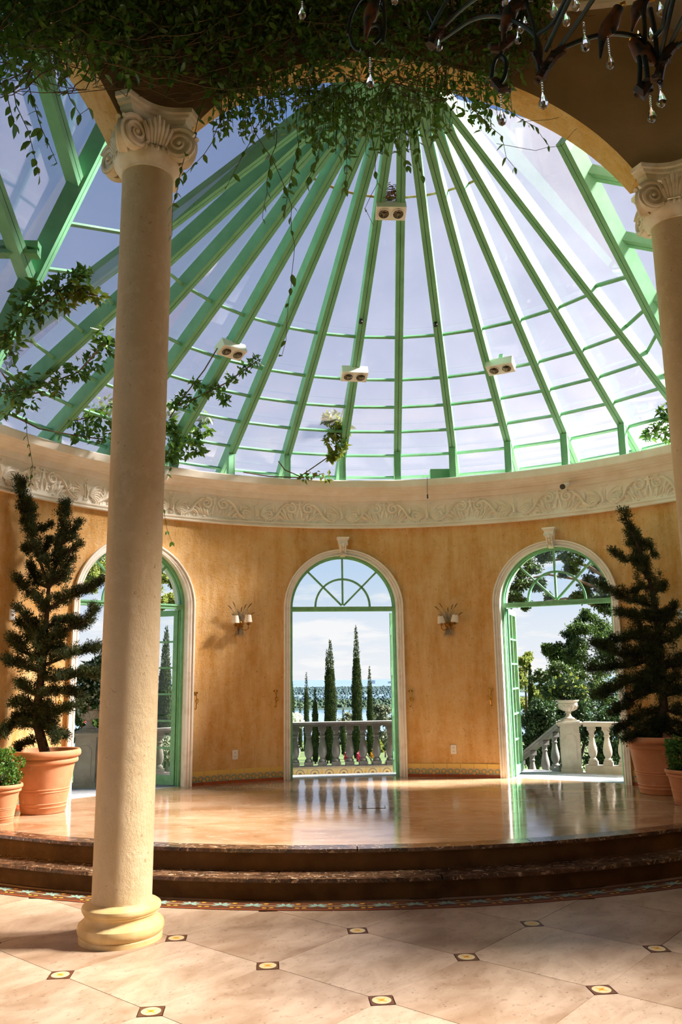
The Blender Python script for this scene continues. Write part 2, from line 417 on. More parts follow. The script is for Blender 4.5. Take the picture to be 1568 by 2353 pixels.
# curved painted border
brd = B(); bw, bl = .205, .235
brd.box((0, 0, .001), (bl-.003, bw, .008), k=0)
def leaf2(b, x, y, a, L, Wd, z, k, n=5):
    up = [(L*t/n, Wd/2*sin(pi*(t/n)**.8)) for t in range(n+1)]; poly = up+[(px, -py) for px, py in reversed(up[1:-1])]
    b.prism(poly, Matrix.Translation((x, y, z)) @ Matrix.Rotation(a, 4, 'Z'), .0006, k=k)
brd.box((0, .0, .0053), (bl-.003, .007, .001), k=3)
brd.box((0, -bw/2+.006, .0053), (bl-.003, .010, .001), k=4)
for sx in (-1, 1):
    for (x, y, a, L, Wd) in ((.0, .006, 1.15, .062, .024), (.0, .006, .45, .075, .024), (.0, .004, -.5, .07, .022)):
        leaf2(brd, sx*.004, y, a if sx > 0 else pi-a, L, Wd, .0055, 1)
for (x, y, a) in ((.07, .045, .3), (-.075, -.045, 3.3), (.075, -.05, -.2)): leaf2(brd, x, y, a, .04, .022, .0055, 2)
bme = brd.mesh('border_tile'); [bme.materials.append(m) for m in (TILE_B, TILE_G, TILE_O, TILE_C, TILE_R)]; bme.polygons.foreach_set('material_index', brd.mi); fix_normals(bme)
rb = 6.60; da = bl/rb
for k in range(-15, 16):
    a = k*da; shared('border_tile', bme, FLOOR, (SX+rb*sin(a), SY-rb*cos(a), 0), a)

# ================================================================== stage and steps
def arc_pts(r, x0, x1, n=60, z=0):
    out = []
    for i in range(n+1):
        x = x0+(x1-x0)*i/n; out.append((x, SY-sqrt(max(0, r*r-(x-SX)**2)), z))
    return out
near = [(x, y) for x, y, z in arc_pts(6.14, -3.9, 4.5)]
far = [(AX+(RW+.06)*sin(a), AY+(RW+.06)*cos(a)) for a in np.linspace(radians(62.5), radians(-70.5), 60)]
st = B(); farr = list(reversed(far))
near = [(x, y) for x, y, z in arc_pts(6.14, -3.9, 4.5, 59)]
st.loft([[(n_[0], n_[1], -.02), (n_[0], n_[1], ZS), (f_[0], f_[1], ZS), (f_[0], f_[1], -.02)] for n_, f_ in zip(near, farr)], True, True)
STG = st.build('floor', STAGE); tag(STG, 'polished honey coloured stone stage floor inside the apse', None, kind='structure')
def step(name, rr, r0, r1, z0, z1, label, slab):
    b = B(); ri = arc_pts(rr, -4.0, 4.6); ro = arc_pts(r0-.12, -4.0, 4.6)
    b.prism([(x, y) for x, y, z in ri]+[(x, y) for x, y, z in reversed(ro)], Matrix.Translation((0, 0, z0)), z1-z0-.024)
    o = b.build(name, RISER); tag(o, label, 'step', kind='structure')
    n = max(2, int(2*.65*r1/slab)); a0 = -.66
    for i in range(n):
        aa, ab = a0+1.34*i/n+.0007, a0+1.34*(i+1)/n-.0007; t = B(); q = [aa+(ab-aa)*j/10 for j in range(11)]
        poly = [(SX+r1*sin(a), SY-r1*cos(a)) for a in q]+[(SX+r0*sin(a), SY-r0*cos(a)) for a in reversed(q)]
        t.prism(poly, Matrix.Translation((0, 0, z1-.026)), .026+.0012); t.build('tread_slab', EMP, o)
    return o
step('step', 6.22, 6.09, 6.25, .0, ZS, 'upper curved step with dark marble nosing and stucco riser', 1.35)
step('step', 6.43, 6.18, 6.48, .0, .158, 'lower curved step with speckled dark marble tread', 1.1)
lid = B(); pl = on_z(855, 1855, ZS)
lid.box(pl+Vector((0, 0, .001)), (.27, .15, .003)); lo_ = lid.build('floor_box_lid', simple('lid_brass', '6E5230', .5)); 
l2 = B(); l2.box(pl+Vector((0, 0, .0018)), (.255, .135, .003)); l2.build('cover_plate', STAGE, lo_)
tag(lo_, 'small rectangular floor socket lid set in the stage floor', 'floor lid')

# ================================================================== apse wall with three door openings
OPN, SPR = .716, 2.17            # half opening, spring height above the stage
def arch_cols(cx, cy, R, a0, a1, openings, zlow, n=150):
    """columns (angle, z bottom) with duplicated columns at jambs"""
    cols = []; edges = sorted(openings, key=lambda o: o[0])
    t = a0
    for (ac, hw, fz) in edges:
        d = math.asin(hw/R)
        if ac-d > a1 or ac+d < a0: continue
        m = max(2, int((ac-d-t)/.03)); cols += [(t+(ac-d-t)*i/m, zlow) for i in range(m+1)]
        for i in range(33):
            x = -hw*cos(pi*i/32); a = ac+math.asin(max(-1, min(1, x/R))); cols.append((a, fz(x)))
        t = ac+d
    m = max(2, int((a1-t)/.03)); cols += [(t+(a1-t)*i/m, zlow) for i in range(m+1)]
    return cols
def ring_wall(name, mat, cx, cy, Ri, Ro, cols, ztop):
    b = B(); n = len(cols); vs = []
    for a, zb in cols:
        for R, z in ((Ri, zb), (Ri, ztop), (Ro, zb), (Ro, ztop)): vs.append(pol(cx, cy, R, a, z))
    fs = []; low = []
    for i in range(n-1):
        p, q = 4*i, 4*(i+1)
        if abs(cols[i][0]-cols[i+1][0]) > 1e-7: fs += [(p, q, q+1, p+1), (p+2, p+3, q+3, q+2), (p+1, q+1, q+3, p+3)]
        fs.append((p, p+2, q+2, q)); low.append(len(fs)-1)
    fs += [(0, 1, 3, 2), (4*n-4, 4*n-2, 4*n-1, 4*n-3)]
    b.add(vs, fs)
    for k in low: b.mi[k] = 1  # undersides take orange stucco; on the arch this stands for warm bounced light
    return b.build(name, [mat, STUCCO], smooth=30)
fz = lambda x: ZS+SPR+sqrt(max(0, OPN**2-x*x))
def fz_door(x): return fz(x)
wall_cols = arch_cols(AX, AY, RW, radians(-112), radians(104), [(a, OPN, fz_door) for a in DOORS], ZS-.02)
# the openings reach the floor: jamb columns are added as zero-width steps
def jambs(cols, zlow):
    out = []
    for c in cols: out.append(c)
    return out
WALL = ring_wall('wall_back', STUCCO, AX, AY, RW, RW+.26, wall_cols, 4.13)
tag(WALL, 'curved ochre stucco wall of the apse with three arched doorways', None, kind='structure')

# frieze and cornice
def ring_profile(name, mat, cx, cy, prof, a0, a1, n=120):
    rings = [[pol(cx, cy, r, a0+(a1-a0)*i/n, z) for r, z in prof] for i in range(n+1)]
    b = B(); b.loft(rings, True, True); return b.build(name, mat, smooth=25)
P0 = RW
prof = [(P0+.26, 3.60), (P0-.045, 3.566), (P0-.055, 3.575), (P0-.055, 3.59), (P0-.035, 3.595), (P0-.035, 3.612), (P0-.05, 3.618), (P0-.05, 3.632), (P0-.02, 3.64),
        (P0-.02, 3.945), (P0-.04, 3.95), (P0-.045, 3.965), (P0-.05, 4.015), (P0-.09, 4.02), (P0-.10, 4.035), (P0-.15, 4.045), (P0-.17, 4.06), (P0-.19, 4.062), (P0-.21, 4.08), (P0-.235, 4.085), (P0-.25, 4.10), (P0-.262, 4.18), (P0-.255, 4.192), (P0+.30, 4.192), (P0+.30, 3.60)]
FRIEZE = ring_profile('trim_1', PLASTER, AX, AY, prof, radians(-112), radians(104))
tag(FRIEZE, 'white plaster cornice and frieze running around the apse wall', None, kind='structure')
# one relief unit in (s, z, h): s along the wall, h proud of the face
def relief_unit():
    b = B(); U = radians(15)*RW
    def ridge(pts, w, n=5):
        m = len(pts); rings = []
        for i, (s, z) in enumerate(pts):
            s0, z0 = pts[max(i-1, 0)]; s1, z1 = pts[min(i+1, m-1)]; L = hypot(s1-s0, z1-z0) or 1; nx, nz = -(z1-z0)/L, (s1-s0)/L
            ww = 1.3*(w[i] if isinstance(w, list) else w)
            rings.append([(s+nx*ww*c, z+nz*ww*c, h*ww*1.7) for c, h in ((-1, -.1), (-.75, .65), (0, 1), (.75, .65), (1, -.1))])
        b.loft([[Vector(p) for p in r] for r in rings], False, False)
    def spiral(cs, cz, r0, r1, a0, turns, w0, w1, n=22):
        ridge([(cs+(r0+(r1-r0)*i/n)*cos(a0+turns*2*pi*i/n), cz+(r0+(r1-r0)*i/n)*sin(a0+turns*2*pi*i/n)) for i in range(n+1)], [w0+(w1-w0)*i/n for i in range(n+1)])
    def frond(s, z, a, L, curl, w):
        n = 8; pts = []; x, y, t = s, z, a
        for i in range(n+1):
            pts.append((x, y)); x += cos(t)*L/n; y += sin(t)*L/n; t += curl/n
        ridge(pts, [w*(.55+.9*sin(pi*min(1, (i+.6)/n))) * (1-.55*i/n) for i in range(n+1)])
    for sg in (-1, 1):
        k0 = len(b.v)
        # plume of curving fronds beside the vase, each ending in a curl
        for q, (a, L, c) in enumerate(((1.35, .24, -1.3), (1.18, .25, -1.75), (1.0, .25, -2.2), (.78, .24, -2.6), (.52, .22, -2.9), (.2, .19, -3.2), (-.15, .15, -3.2))):
            frond(.045+.005*q, -.075-.004*q, a, L, c, .0125)
        spiral(.155, -.055, .062, .012, 2.2, 1.5, .014, .010)
        # S stem to the cross motif with a second scroll
        ridge([(.10, -.13), (.18, -.125), (.26, -.07), (.32, .03), (.39, .095), (.46, .10)], [.010, .014, .017, .017, .015, .010])
        spiral(.47, .045, .072, .014, 1.75, -1.6, .016, .011)
        for (s, z, a, L, c) in ((.27, -.06, -.3, .13, -.9), (.31, -.01, -.6, .15, -.8), (.35, .04, -.95, .16, -.7), (.37, -.02, -1.2, .13, .5), (.42, -.02, -1.35, .13, .9), (.47, -.03, -1.6, .12, 1.0), (.24, -.03, 1.9, .11, -1.0), (.22, -.07, 2.4, .10, -1.0)):
            frond(s, z, a, L, c, .0135)
        for (s, z) in ((.30, -.125), (.34, -.13), (.44, -.135)): b.ball((s, z, .004), .017, 8, 5, (1.2, .8, .8))
        for (s, z) in ((.50, -.06), (.52, -.10), (.545, -.075), (.53, -.02)): b.ball((s, z, .003), .015, 7, 4, (1, 1.2, .7))
        if sg < 0: b.v[k0:] = [(-x, y, h) for x, y, h in b.v[k0:]]
    # vase and torch at the unit centre
    for pts in ([(-.03, -.13), (.03, -.13), (.034, -.105), (-.034, -.105)], [(-.022, -.10), (.022, -.10), (.03, .06), (-.03, .06)], [(-.06, .115), (-.005, .10), (-.005, .125), (-.055, .135)], [(.06, .115), (.005, .10), (.005, .125), (.055, .135)]):
        b.prism(pts, Matrix.Identity(4), .018)
    ridge([(0, -.10), (.008, -.04), (-.006, .02), (.006, .085)], [.014, .018, .014, .006])
    for s in (-.014, .014): b.ball((s, -.117, .016), .010, 7, 4)
    # cross motif at both ends of the unit (half each)
    for e in (-1, 1):
        b.prism([(e*U/2, .085), (e*U/2, .105), (e*(U/2-.05), .105), (e*(U/2-.05), .085)][::e], Matrix.Identity(4), .02)
        b.prism([(e*U/2, .02), (e*U/2, .13), (e*(U/2-.014), .13), (e*(U/2-.018), .02)][::e], Matrix.Identity(4), .022)
        for q in range(3): b.ball((e*(U/2-.008-.018*q), .13, .004), .012, 7, 4)
        frond(e*(U/2-.01), .02, -pi/2+e*(-.5), .14, e*.9, .013)
    zc = 3.793
    b.v = [(-sin(-s/RW)*(RW-.018-h), cos(s/RW)*(RW-.018-h), zc+z) for s, z, h in b.v]
    me = b.mesh('relief_panel'); me.materials.append(PLASTER); fix_normals(me); smooth_by_angle(me, 50); return me
RELIEF = relief_unit()
for k in range(-5, 6):
    shared('relief_panel', RELIEF, FRIEZE, (AX, AY, 0), -(DOORS[0]+radians(15)*k))

# skirting of painted tiles
def skirt_tile():
    b = B(); w, h = .168, .165
    b.box((0, -.006, h-.025), (w-.002, .016, .05), k=0); b.box((0, -.005, .075), (w-.002, .012, .08), k=1); b.box((0, -.005, .0175), (w-.002, .012, .035), k=2)
    def arc(cx, cz, r, a0, a1, wd, k):
        n = 10; q = [a0+(a1-a0)*i/n for i in range(n+1)]
        poly = [(cx+(r+wd)*cos(t), cz+(r+wd)*sin(t)) for t in q]+[(cx+r*cos(t), cz+r*sin(t)) for t in reversed(q)]
        b.prism(poly, Matrix(((1, 0, 0, 0), (0, 0, 1, -.0125), (0, 1, 0, 0), (0, 0, 0, 1))), .001, k=k)
    for sx in (-1, 1):
        arc(sx*.043, .068, .024, pi*(.0 if sx > 0 else 1.0), pi*(1.75 if sx > 0 else -.75), .013, 3)
        arc(sx*.043, .066, .012, 0, 2*pi, .008, 4)
        arc(sx*.08, .045, .02, pi*.5, pi*(1.1 if sx > 0 else -.1), .010, 3)
    arc(0, .085, .0, 0, 2*pi, .012, 4); arc(0, .06, .010, pi, 2*pi, .012, 3)
    me = b.mesh('skirting_tile'); [me.materials.append(m) for m in (TILE_Y, TILE_T, TILE_R, TILE_G, TILE_O)]; me.polygons.foreach_set('material_index', b.mi); fix_normals(me); return me
SKT = skirt_tile(); ta = .169/RW; dh = math.asin(.80/RW)
for nm, a0, a1, lab in (('baseboard_centre_left', DOORS[1]+dh, DOORS[0]-dh, 'painted tile skirting between the left and centre doors'), ('baseboard_centre_right', DOORS[0]+dh, DOORS[2]-dh, 'painted tile skirting between the centre and right doors'),
                       ('baseboard_left', radians(-75), DOORS[1]-dh, 'painted tile skirting behind the left terracotta pots'), ('baseboard_right', DOORS[2]+dh, radians(66), 'painted tile skirting behind the right terracotta pots')):
    n = max(1, round((a1-a0)/ta)); e = empty(nm, pol(AX, AY, RW-.004, (a0+a1)/2, ZS)); tag(e, lab, None, kind='structure')
    for i in range(n):
        a = a0+(a1-a0)*(i+.5)/n; p = pol(AX, AY, RW-.004, a, ZS); shared('skirting_tile', SKT, e, p-Vector(e.location), -a, scale=((a1-a0)/n/ta, 1, 1))
# ================================================================== arched doors
rI, rO = .709, .797
CAS = [(0, 0), (0, .03), (.018, .036), (.021, .026), (.036, .026), (.039, .040), (.054, .040), (.057, .028), (.066, .030), (.070, .052), (.086, .052), (.088, 0)]
def bend(p): return Vector((p[0], p[1]+(sqrt(RW*RW-p[0]*p[0])-RW), p[2]))
def arch_path(n=28):
    path = [(-1, 0, 0.0), (-1, 0, .7), (-1, 0, 1.4), (-1, 0, SPR)]
    path = [((-1, 0), z, None) for z in (0, .7, 1.4)]
    out = [(Vector((-1, 0, 0)), Vector((0, 0, z))) for z in (0.0, .7, 1.4)]
    for i in range(n+1):
        t = pi-pi*i/n; out.append((Vector((cos(t), 0, sin(t))), Vector((0, 0, SPR))))
    out += [(Vector((1, 0, 0)), Vector((0, 0, z))) for z in (1.4, .7, 0.0)]
    return out
def arch_sweep(b, r, prof, dobend=True):
    """prof: (outward offset, local y)"""
    rings = []
    for d, o in arch_path():
        ring = [o+d*(r+w)+Vector((0, y, 0)) for w, y in prof]
        rings.append([bend(p) for p in ring] if dobend else ring)
    b.loft(rings, True, True)
def half_ring(b, r0, r1, y0, y1, z, a0=0.0, a1=pi, n=24):
    rings = []
    for i in range(n+1):
        t = a0+(a1-a0)*i/n; d = Vector((cos(t), 0, sin(t))); o = Vector((0, 0, z))
        rings.append([o+d*r0+Vector((0, y0, 0)), o+d*r1+Vector((0, y0, 0)), o+d*r1+Vector((0, y1, 0)), o+d*r0+Vector((0, y1, 0))])
    b.loft(rings, True, True)
def leaf_parts():
    """a glazed leaf hinged at the local origin, reaching along +x; returns builders"""
    Wl, Hl, st_, t = .668, 2.115, .058, .042
    fr = B()
    for x in (st_/2, Wl-st_/2): fr.box((x, 0, Hl/2), (st_, t, Hl))
    fr.box((Wl/2, 0, .055), (Wl-2*st_, t, .11)); fr.box((Wl/2, 0, Hl-.035), (Wl-2*st_, t, .07))
    mu = []; pa = []; x0, x1, z0, z1 = st_, Wl-st_, .11, Hl-.07
    for i in range(1, 2): mu.append(((x0+x1)/2, (z0+z1)/2, .022, z1-z0))
    for k in range(1, 6): mu.append(((x0+x1)/2, z0+(z1-z0)*k/6, x1-x0, .022))
    for i in range(2):
        for k in range(6): pa.append((x0+(x1-x0)*(i+.5)/2, z0+(z1-z0)*(k+.5)/6))
    return fr, mu, pa, (x1-x0)/2-.02, (z1-z0)/6-.02, Hl
LEAF = leaf_parts()
def meshes_once(cache={}):
    if not cache:
        fr, mu, pa, pw, ph, Hl = LEAF
        def mk(b, n, m): me = b.mesh(n); me.materials.append(m); fix_normals(me); return me
        cache['frame'] = mk(fr, 'leaf_frame', GREEN2)
        cache['v'] = mk(B().box((0, 0, 0), (.022, .03, mu[0][3])), 'muntin', GREEN2); cache['h'] = mk(B().box((0, 0, 0), (mu[1][2], .03, .022)), 'muntin', GREEN2)
        cache['pane'] = mk(B().box((0, 0, 0), (pw+.012, .005, ph+.012)), 'pane', PANE)
        hb = B(); hb.tube([(0, 0, -.05), (0, 0, .05)], .009, 8); hb.box((.02, 0, 0), (.035, .006, .09)); cache['hinge'] = mk(hb, 'hinge', GREEN2)
    return cache
def make_leaf(door, hx, hy, ang, sgn):
    """hinge at (hx, hy) in the door frame; ang: direction of the leaf in door coords"""
    C = meshes_once(); e = shared('leaf', C['frame'], door, (hx, hy, .012), ang)
    fr, mu, pa, pw, ph, Hl = LEAF
    shared('muntin', C['v'], e, (mu[0][0], 0, mu[0][1]))
    for m in mu[1:]: shared('muntin', C['h'], e, (m[0], 0, m[1]))
    for x, z in pa: shared('pane', C['pane'], e, (x, 0, z))
    for z in (.22, .78, 1.32, 1.86): shared('hinge', C['hinge'], e, (-.004, -.026*sgn, z))
    return e
def keystone():
    b = B()
    b.box((0, -.055, .205), (.165, .15, .022)); b.box((0, -.05, .186), (.145, .13, .018)); b.box((0, -.045, .168), (.125, .115, .02))
    rings = []
    for z, w, d in ((.158, .118, .105), (.13, .11, .12), (.10, .095, .115), (.06, .085, .085), (.02, .078, .075), (-.02, .07, .085), (-.045, .06, .06)):
        rings.append([(-w/2, 0, z), (-w/2, -d, z), (w/2, -d, z), (w/2, 0, z)])
    b.loft([[Vector(p) for p in r] for r in rings], True, True)
    for sx in (-1, 1):
        b.tube([(sx*.05, -.115, .125), (sx*.062, -.115, .125)], .024, 10); b.tube([(sx*.03, -.08, -.02), (sx*.046, -.08, -.02)], .02, 10)
        for q in range(3): b.ball((sx*.03, -.118+.012*q, .10-.035*q), .018, 7, 5, (.8, .7, 1.4))
    b.ball((0, -.125, .11), .026, 8, 6, (.9, .7, 1.3)); b.ball((0, -.10, .06), .022, 8, 6, (.8, .7, 1.4)); b.ball((0, -.09, -.02), .02, 8, 5, (1.2, .8, .9))
    return b
KEYB = keystone(); KEYM = KEYB.mesh('keystone'); KEYM.materials.append(PLASTER); fix_normals(KEYM); smooth_by_angle(KEYM, 35)
DOOR_INFO = []
for di, (pa_, lab) in enumerate(zip(DOORS, ('centre arched doorway opening on the lake view', 'left arched doorway behind the nearest column', 'right arched doorway opening on the stair terrace'))):
    D = empty('door_%d' % (di+1), pol(AX, AY, RW, pa_, ZS), -pa_); tag(D, lab, None, kind='structure')
    def bd(b, name, mat, smooth=False): return b.build(name, mat, D, smooth, world=False)
    b = B(); arch_sweep(b, rI, [(w, -p) for w, p in CAS]); bd(b, 'casing', TRIMW, 30)
    b = B(); arch_sweep(b, .684, [(0, .005), (.03, .005), (.03, .105), (0, .105), (0, .09), (-.008, .09), (-.008, .05), (0, .05)], False); bd(b, 'frame', GREEN2, 30)
    b = B(); arch_sweep(b, .712, [(0, -.075), (.0045, -.075), (.0045, .24), (0, .24)], False); bd(b, 'reveal', TRIMW, 30)
    ks = shared('keystone', KEYM, D, bend((0, 0, SPR+.735)))
    b = B(); b.box((0, .055, SPR-.005), (1.37, .10, .060)); b.box((0, .002, SPR+.012), (1.33, .02, .02)); bd(b, 'transom', GREEN2)
    # fanlight
    zc = SPR+.03
    b = B(); half_ring(b, .355, .381, .045, .080, zc); bd(b, 'muntin_arc', GREEN2, 30)
    for t in (pi/4, pi/2, 3*pi/4):
        b = B(); d = Vector((cos(t), 0, sin(t))); b.beam(Vector((0, .045, zc))+d*.02, Vector((0, .045, zc))+d*.68, .024, .035, up=(0, -1, 0)); bd(b, 'muntin', GREEN2)
    for r0, r1 in ((.0, .36), (.376, .68)):
        for q in range(4):
            b = B(); half_ring(b, r0+.004, r1, .060, .065, zc, q*pi/4+.02, (q+1)*pi/4-.02, 8); bd(b, 'pane', PANE)
    # a stone threshold strip
    b = B(); b.box((0, .17, -.008), (1.40, .34, .018)); bd(b, 'threshold', TERRACE)
    DOOR_INFO.append(D)
def door_dir(di, wdir):
    """world xy direction -> angle in the door frame"""
    a = DOORS[di]; return atan2(wdir.y, wdir.x)+a
def dloc(di, x, y): a = DOORS[di]; return Vector((AX+RW*sin(a)+x*cos(a)+y*sin(a), AY+RW*cos(a)-x*sin(a)+y*cos(a), ZS))
HX = .676
hL = dloc(1, HX, .085); pL = on_z(366, 1786, ZS); hR = dloc(2, -HX, .085); pR = on_z(1207, 1766, ZS)
make_leaf(DOOR_INFO[1], HX, .085, radians(115), 1)
make_leaf(DOOR_INFO[1], -HX, .085, radians(112), -1)
make_leaf(DOOR_INFO[2], -HX, .085, door_dir(2, (pR-hR)), -1)
make_leaf(DOOR_INFO[2], HX, .085, radians(60), 1)
make_leaf(DOOR_INFO[0], HX, .29, radians(6), 1)
make_leaf(DOOR_INFO[0], -HX, .29, radians(174), -1)

# ================================================================== glazed cone roof
ROOF = empty('ceiling', (KX, KY, 4.2)); tag(ROOF, 'green framed conical glass roof over the apse', None, kind='structure')
RA0, RDA = radians(1.862), radians(11.068)
rib_idx = list(range(-7, 6)); rib_ang = {i: RA0+RDA*i for i in rib_idx}
_p = on_cone(160, 657); rib_ang[-8] = atan2(_p.x-KX, _p.y-KY); rib_idx = [-8]+rib_idx
def cone_r(u, v): p = on_cone(u, v); return hypot(p.x-KX, p.y-KY)
HOOPS = [cone_r(913, v) for v in (757, 855, 918, 975, 1030, 1080)]; SEAM = cone_r(895, 455)
def cone(a, r, off=0.0): return Vector((KX+r*sin(a), KY+r*cos(a), KZ-KM*r+off))
nl = sqrt(1+KM*KM)
def cone_n(a): return Vector((KM*sin(a)/nl, KM*cos(a)/nl, 1/nl))
def rib(name, p, q, up, w=.098, h=.155):
    b = B(); p, q = Vector(p), Vector(q); d = (q-p).normalized(); s = d.cross(Vector(up)).normalized(); g = w/2-.0035
    for e in (-1, 1): b.beam(p+s*(e*w/4+e*.0016), q+s*(e*w/4+e*.0016), g, h, up)
    b.beam(p, q, w*.7, h*.85, up); return b.build(name, GREEN, ROOF)
for i in rib_idx:
    a = rib_ang[i]; rib('rafter', cone(a, .16, -.012), cone(a, HOOPS[-1]+.3, -.012), cone_n(a))
    ztop_ = cone(a, 4.13, -.012).z-.10; p = pol(KX, KY, 4.13, a, 4.19)
    # post on the cornice
    dv = Vector((sin(a), cos(a), 0)); pc = Vector((AX, AY, 0))+ (Vector((p.x-AX, p.y-AY, 0)).normalized()*4.30); b = B()
    Mz = Matrix.Rotation(-a, 3, 'Z'); zt = KZ-KM*hypot(pc.x-KX, pc.y-KY)-.19
    b.box((pc.x, pc.y, (4.19+zt)/2), (.072, .085, zt-4.19), Mz); 
    for e in (-1, 1): b.box(Vector((pc.x, pc.y, (4.19+zt)/2))+Mz @ Vector((e*.038, -.03, 0)), (.012, .03, zt-4.19), Mz)
    b.build('post', GREEN, ROOF)
pairs = [(rib_idx[k], rib_idx[k+1]) for k in range(len(rib_idx)-1)]
for h_i, r in enumerate(HOOPS):
    for i, j in pairs:
        a0, a1 = rib_ang[i], rib_ang[j]; b = B(); p, q = cone(a0, r, -.10), cone(a1, r, -.10); n_ = cone_n((a0+a1)/2)
        b.beam(p, q, .030, .030, n_); b.build('purlin', GREEN, ROOF)
seam = .0
for i, j in pairs:
    if -6 <= i <= 3:
        b = B(); b.beam(cone(rib_ang[i], SEAM, .002), cone(rib_ang[j], SEAM, .002), .025, .004, cone_n(rib_ang[i])); b.build('rusty_seam', RUST, ROOF)
RROW = [.22, SEAM]+HOOPS+[HOOPS[-1]+.3]
for i, j in pairs:
    a0, a1 = rib_ang[i], rib_ang[j]
    for k in range(len(RROW)-1):
        r0, r1 = RROW[k], RROW[k+1]; off = cone_n((a0+a1)/2)*.006; q = [cone(a0, r0), cone(a1, r0), cone(a1, r1), cone(a0, r1)]
        b = B(); b.loft([[p for p in q], [p+off for p in q]], True, True); b.build('pane', ROOFG, ROOF)
hub = B(); hub.lathe([(.02, KZ-.10), (.24, KZ-.10-KM*.24), (.33, KZ-.12-KM*.33), (.33, KZ-.20-KM*.33), (.24, KZ-.19-KM*.24), (.02, KZ-.19)], 36, (KX, KY, 0)); hub.build('hub_plate', GREEN, ROOF, 30)
# valleys at both ends of the cone and the jack rafters of the side roofs
def ext(p, q, t): return p+(q-p)*t
vl0, vl1 = on_dist(232, 275, 6.75), on_dist(2, 735, 6.95); VL0, VL1 = ext(vl0, vl1, -.08), ext(vl0, vl1, 1.45)
vr0, vr1 = on_cone(1330, 340), on_cone(1478, 632); VR0, VR1 = ext(vr0, vr1, -.12), ext(vr0, vr1, 1.6)
nL = cone_n(radians(-90)); nR = cone_n(radians(72))
rib('valley_rafter', VL0, VL1, nL, .105, .15); rib('valley_rafter', VR0, VR1, nR, .11, .19)
def on_line_px(p0, p1, u, v):
    best = min((((EYEV+cam_ray(u, v)*t)-ext(p0, p1, s)).length, s) for s in np.linspace(-.4, 1.6, 81) for t in [(ext(p0, p1, s)-EYEV).dot(cam_ray(u, v))/cam_ray(u, v).length_squared]); return ext(p0, p1, best[1])
j1b = on_line_px(vl0, vl1, 153, 415); j1t = on_y(110, 250, j1b.y-.5); j2b = on_line_px(vl0, vl1, 47, 632); j2t = on_y(0, 490, j2b.y-.42)
upj = (j1t-j1b).cross(VL1-VL0); upj = upj if upj.z > 0 else -upj; upj = upj.normalized()
J1 = ext(j1b, j1t, 2.3); J2 = j2b+(J1-j1b)
rib('jack_rafter', j1b, J1, upj, .09, .13); rib('jack_rafter', j2b, J2, upj, .09, .13)
tb = on_line_px(vl0, vl1, 98, 575); tb = tb-cam_ray(98, 575)*.22+Vector((0, 0, .05)); b = B(); b.beam(tb+Vector((.02, 0, -.02)), tb+Vector((-2.2, -.15, -.02)), .10, .05); b.beam(tb+Vector((.02, 0, -.10)), tb+Vector((-2.2, -.15, -.10)), .10, .035); b.beam(tb+Vector((.02, 0.02, -.06)), tb+Vector((-2.2, -.13, -.06)), .05, .05); b.build('tie_beam', GREEN, ROOF)
def quadpane(q):
    q = [Vector(x) for x in q]; n_ = (q[1]-q[0]).cross(q[3]-q[0]).normalized()*.006; b = B(); b.loft([q, [p+n_ for p in q]], True, True); b.build('pane', ROOFG, ROOF)
eL = .02*upj
dl = (J1-j1b); K3b = VL1; K3t = VL1+dl; K0t = VL0+dl*.7
quadpane([VL0+eL, j1b+eL, J1+eL, K0t+eL]); quadpane([j1b+eL, j2b+eL, J2+eL, J1+eL]); quadpane([j2b+eL, VL1+eL, K3t+eL, J2+eL])
quadpane([cone(rib_ang[-8], 1.2), cone(rib_ang[-8], HOOPS[-1]+.3), VL1, VL0])
quadpane([cone(rib_ang[5], .6), VR0, VR1, cone(rib_ang[5], HOOPS[-1]+.3)])
for r_, px in ((HOOPS[0], (136, 507)), (HOOPS[1], (86, 620)), (HOOPS[2], (36, 697))):
    v_ = on_line_px(vl0, vl1, *px); b = B(); b.beam(v_-Vector((0, 0, .03)), cone(rib_ang[-8], r_, -.03), .030, .030, cone_n(radians(-85))); b.build('purlin', GREEN, ROOF)
for r_, t in ((HOOPS[0], .95), (HOOPS[1], 1.2), (HOOPS[2], 1.38), (HOOPS[3], 1.55)):
    b = B(); b.beam(cone(rib_ang[5], r_, -.03), ext(vr0, vr1, t)-Vector((0, 0, .03)), .036, .034, cone_n(radians(65))); b.build('purlin', GREEN, ROOF)
# right hand side roof beyond the valley, mirrored pitch
RT = [VR0, VR1, VR1+Vector((2.4, -.6, -.9)), VR0+Vector((3.0, .1, -.6))]
quadpane(RT)
for t in (.15, .45, .75): rib('jack_rafter', ext(VR0, VR1, t), ext(RT[3], RT[2], t), Vector((.3, .1, .9)), .1, .11)

# ================================================================== rotunda wall with arches, ring frieze and ceiling
BAY = radians(-10.44); AR, AZ = 2.287, 4.665
def fza(x): return AZ+sqrt(max(0, AR*AR-min(abs(x), AR)**2))
def rot_cols(a0, a1):
    cols = []; hw = 1.99/CR
    m = 240
    for i in range(m+1):
        a = a0+(a1-a0)*i/m; off, kb = min(((a-(BAY+radians(45)*k), k) for k in (-1, 0, 1)), key=lambda t: abs(t[0])); s = off*CR
        cols.append((a, fza(s)-(.12 if kb == -1 else 0) if abs(s) < (2.13 if kb == -1 else 1.99) else 5.85))
    return cols
WF = ring_wall('wall_front', ARCHST_SHADED, CX, CY, CR-.155, CR+.155, rot_cols(BAY-radians(90), BAY+radians(90)), 8.4)
tag(WF, 'shaded ochre wall above the columns pierced by a wide arch', None, kind='structure')
WB = ring_wall('wall_rear', ARCHST_SHADED, CX, CY, CR-.155, CR+.155, [(BAY+radians(90)+radians(180)*i/60, 0.0) for i in range(61)], 8.4)
tag(WB, 'plain ochre wall closing the rotunda behind the viewer', None, kind='structure')
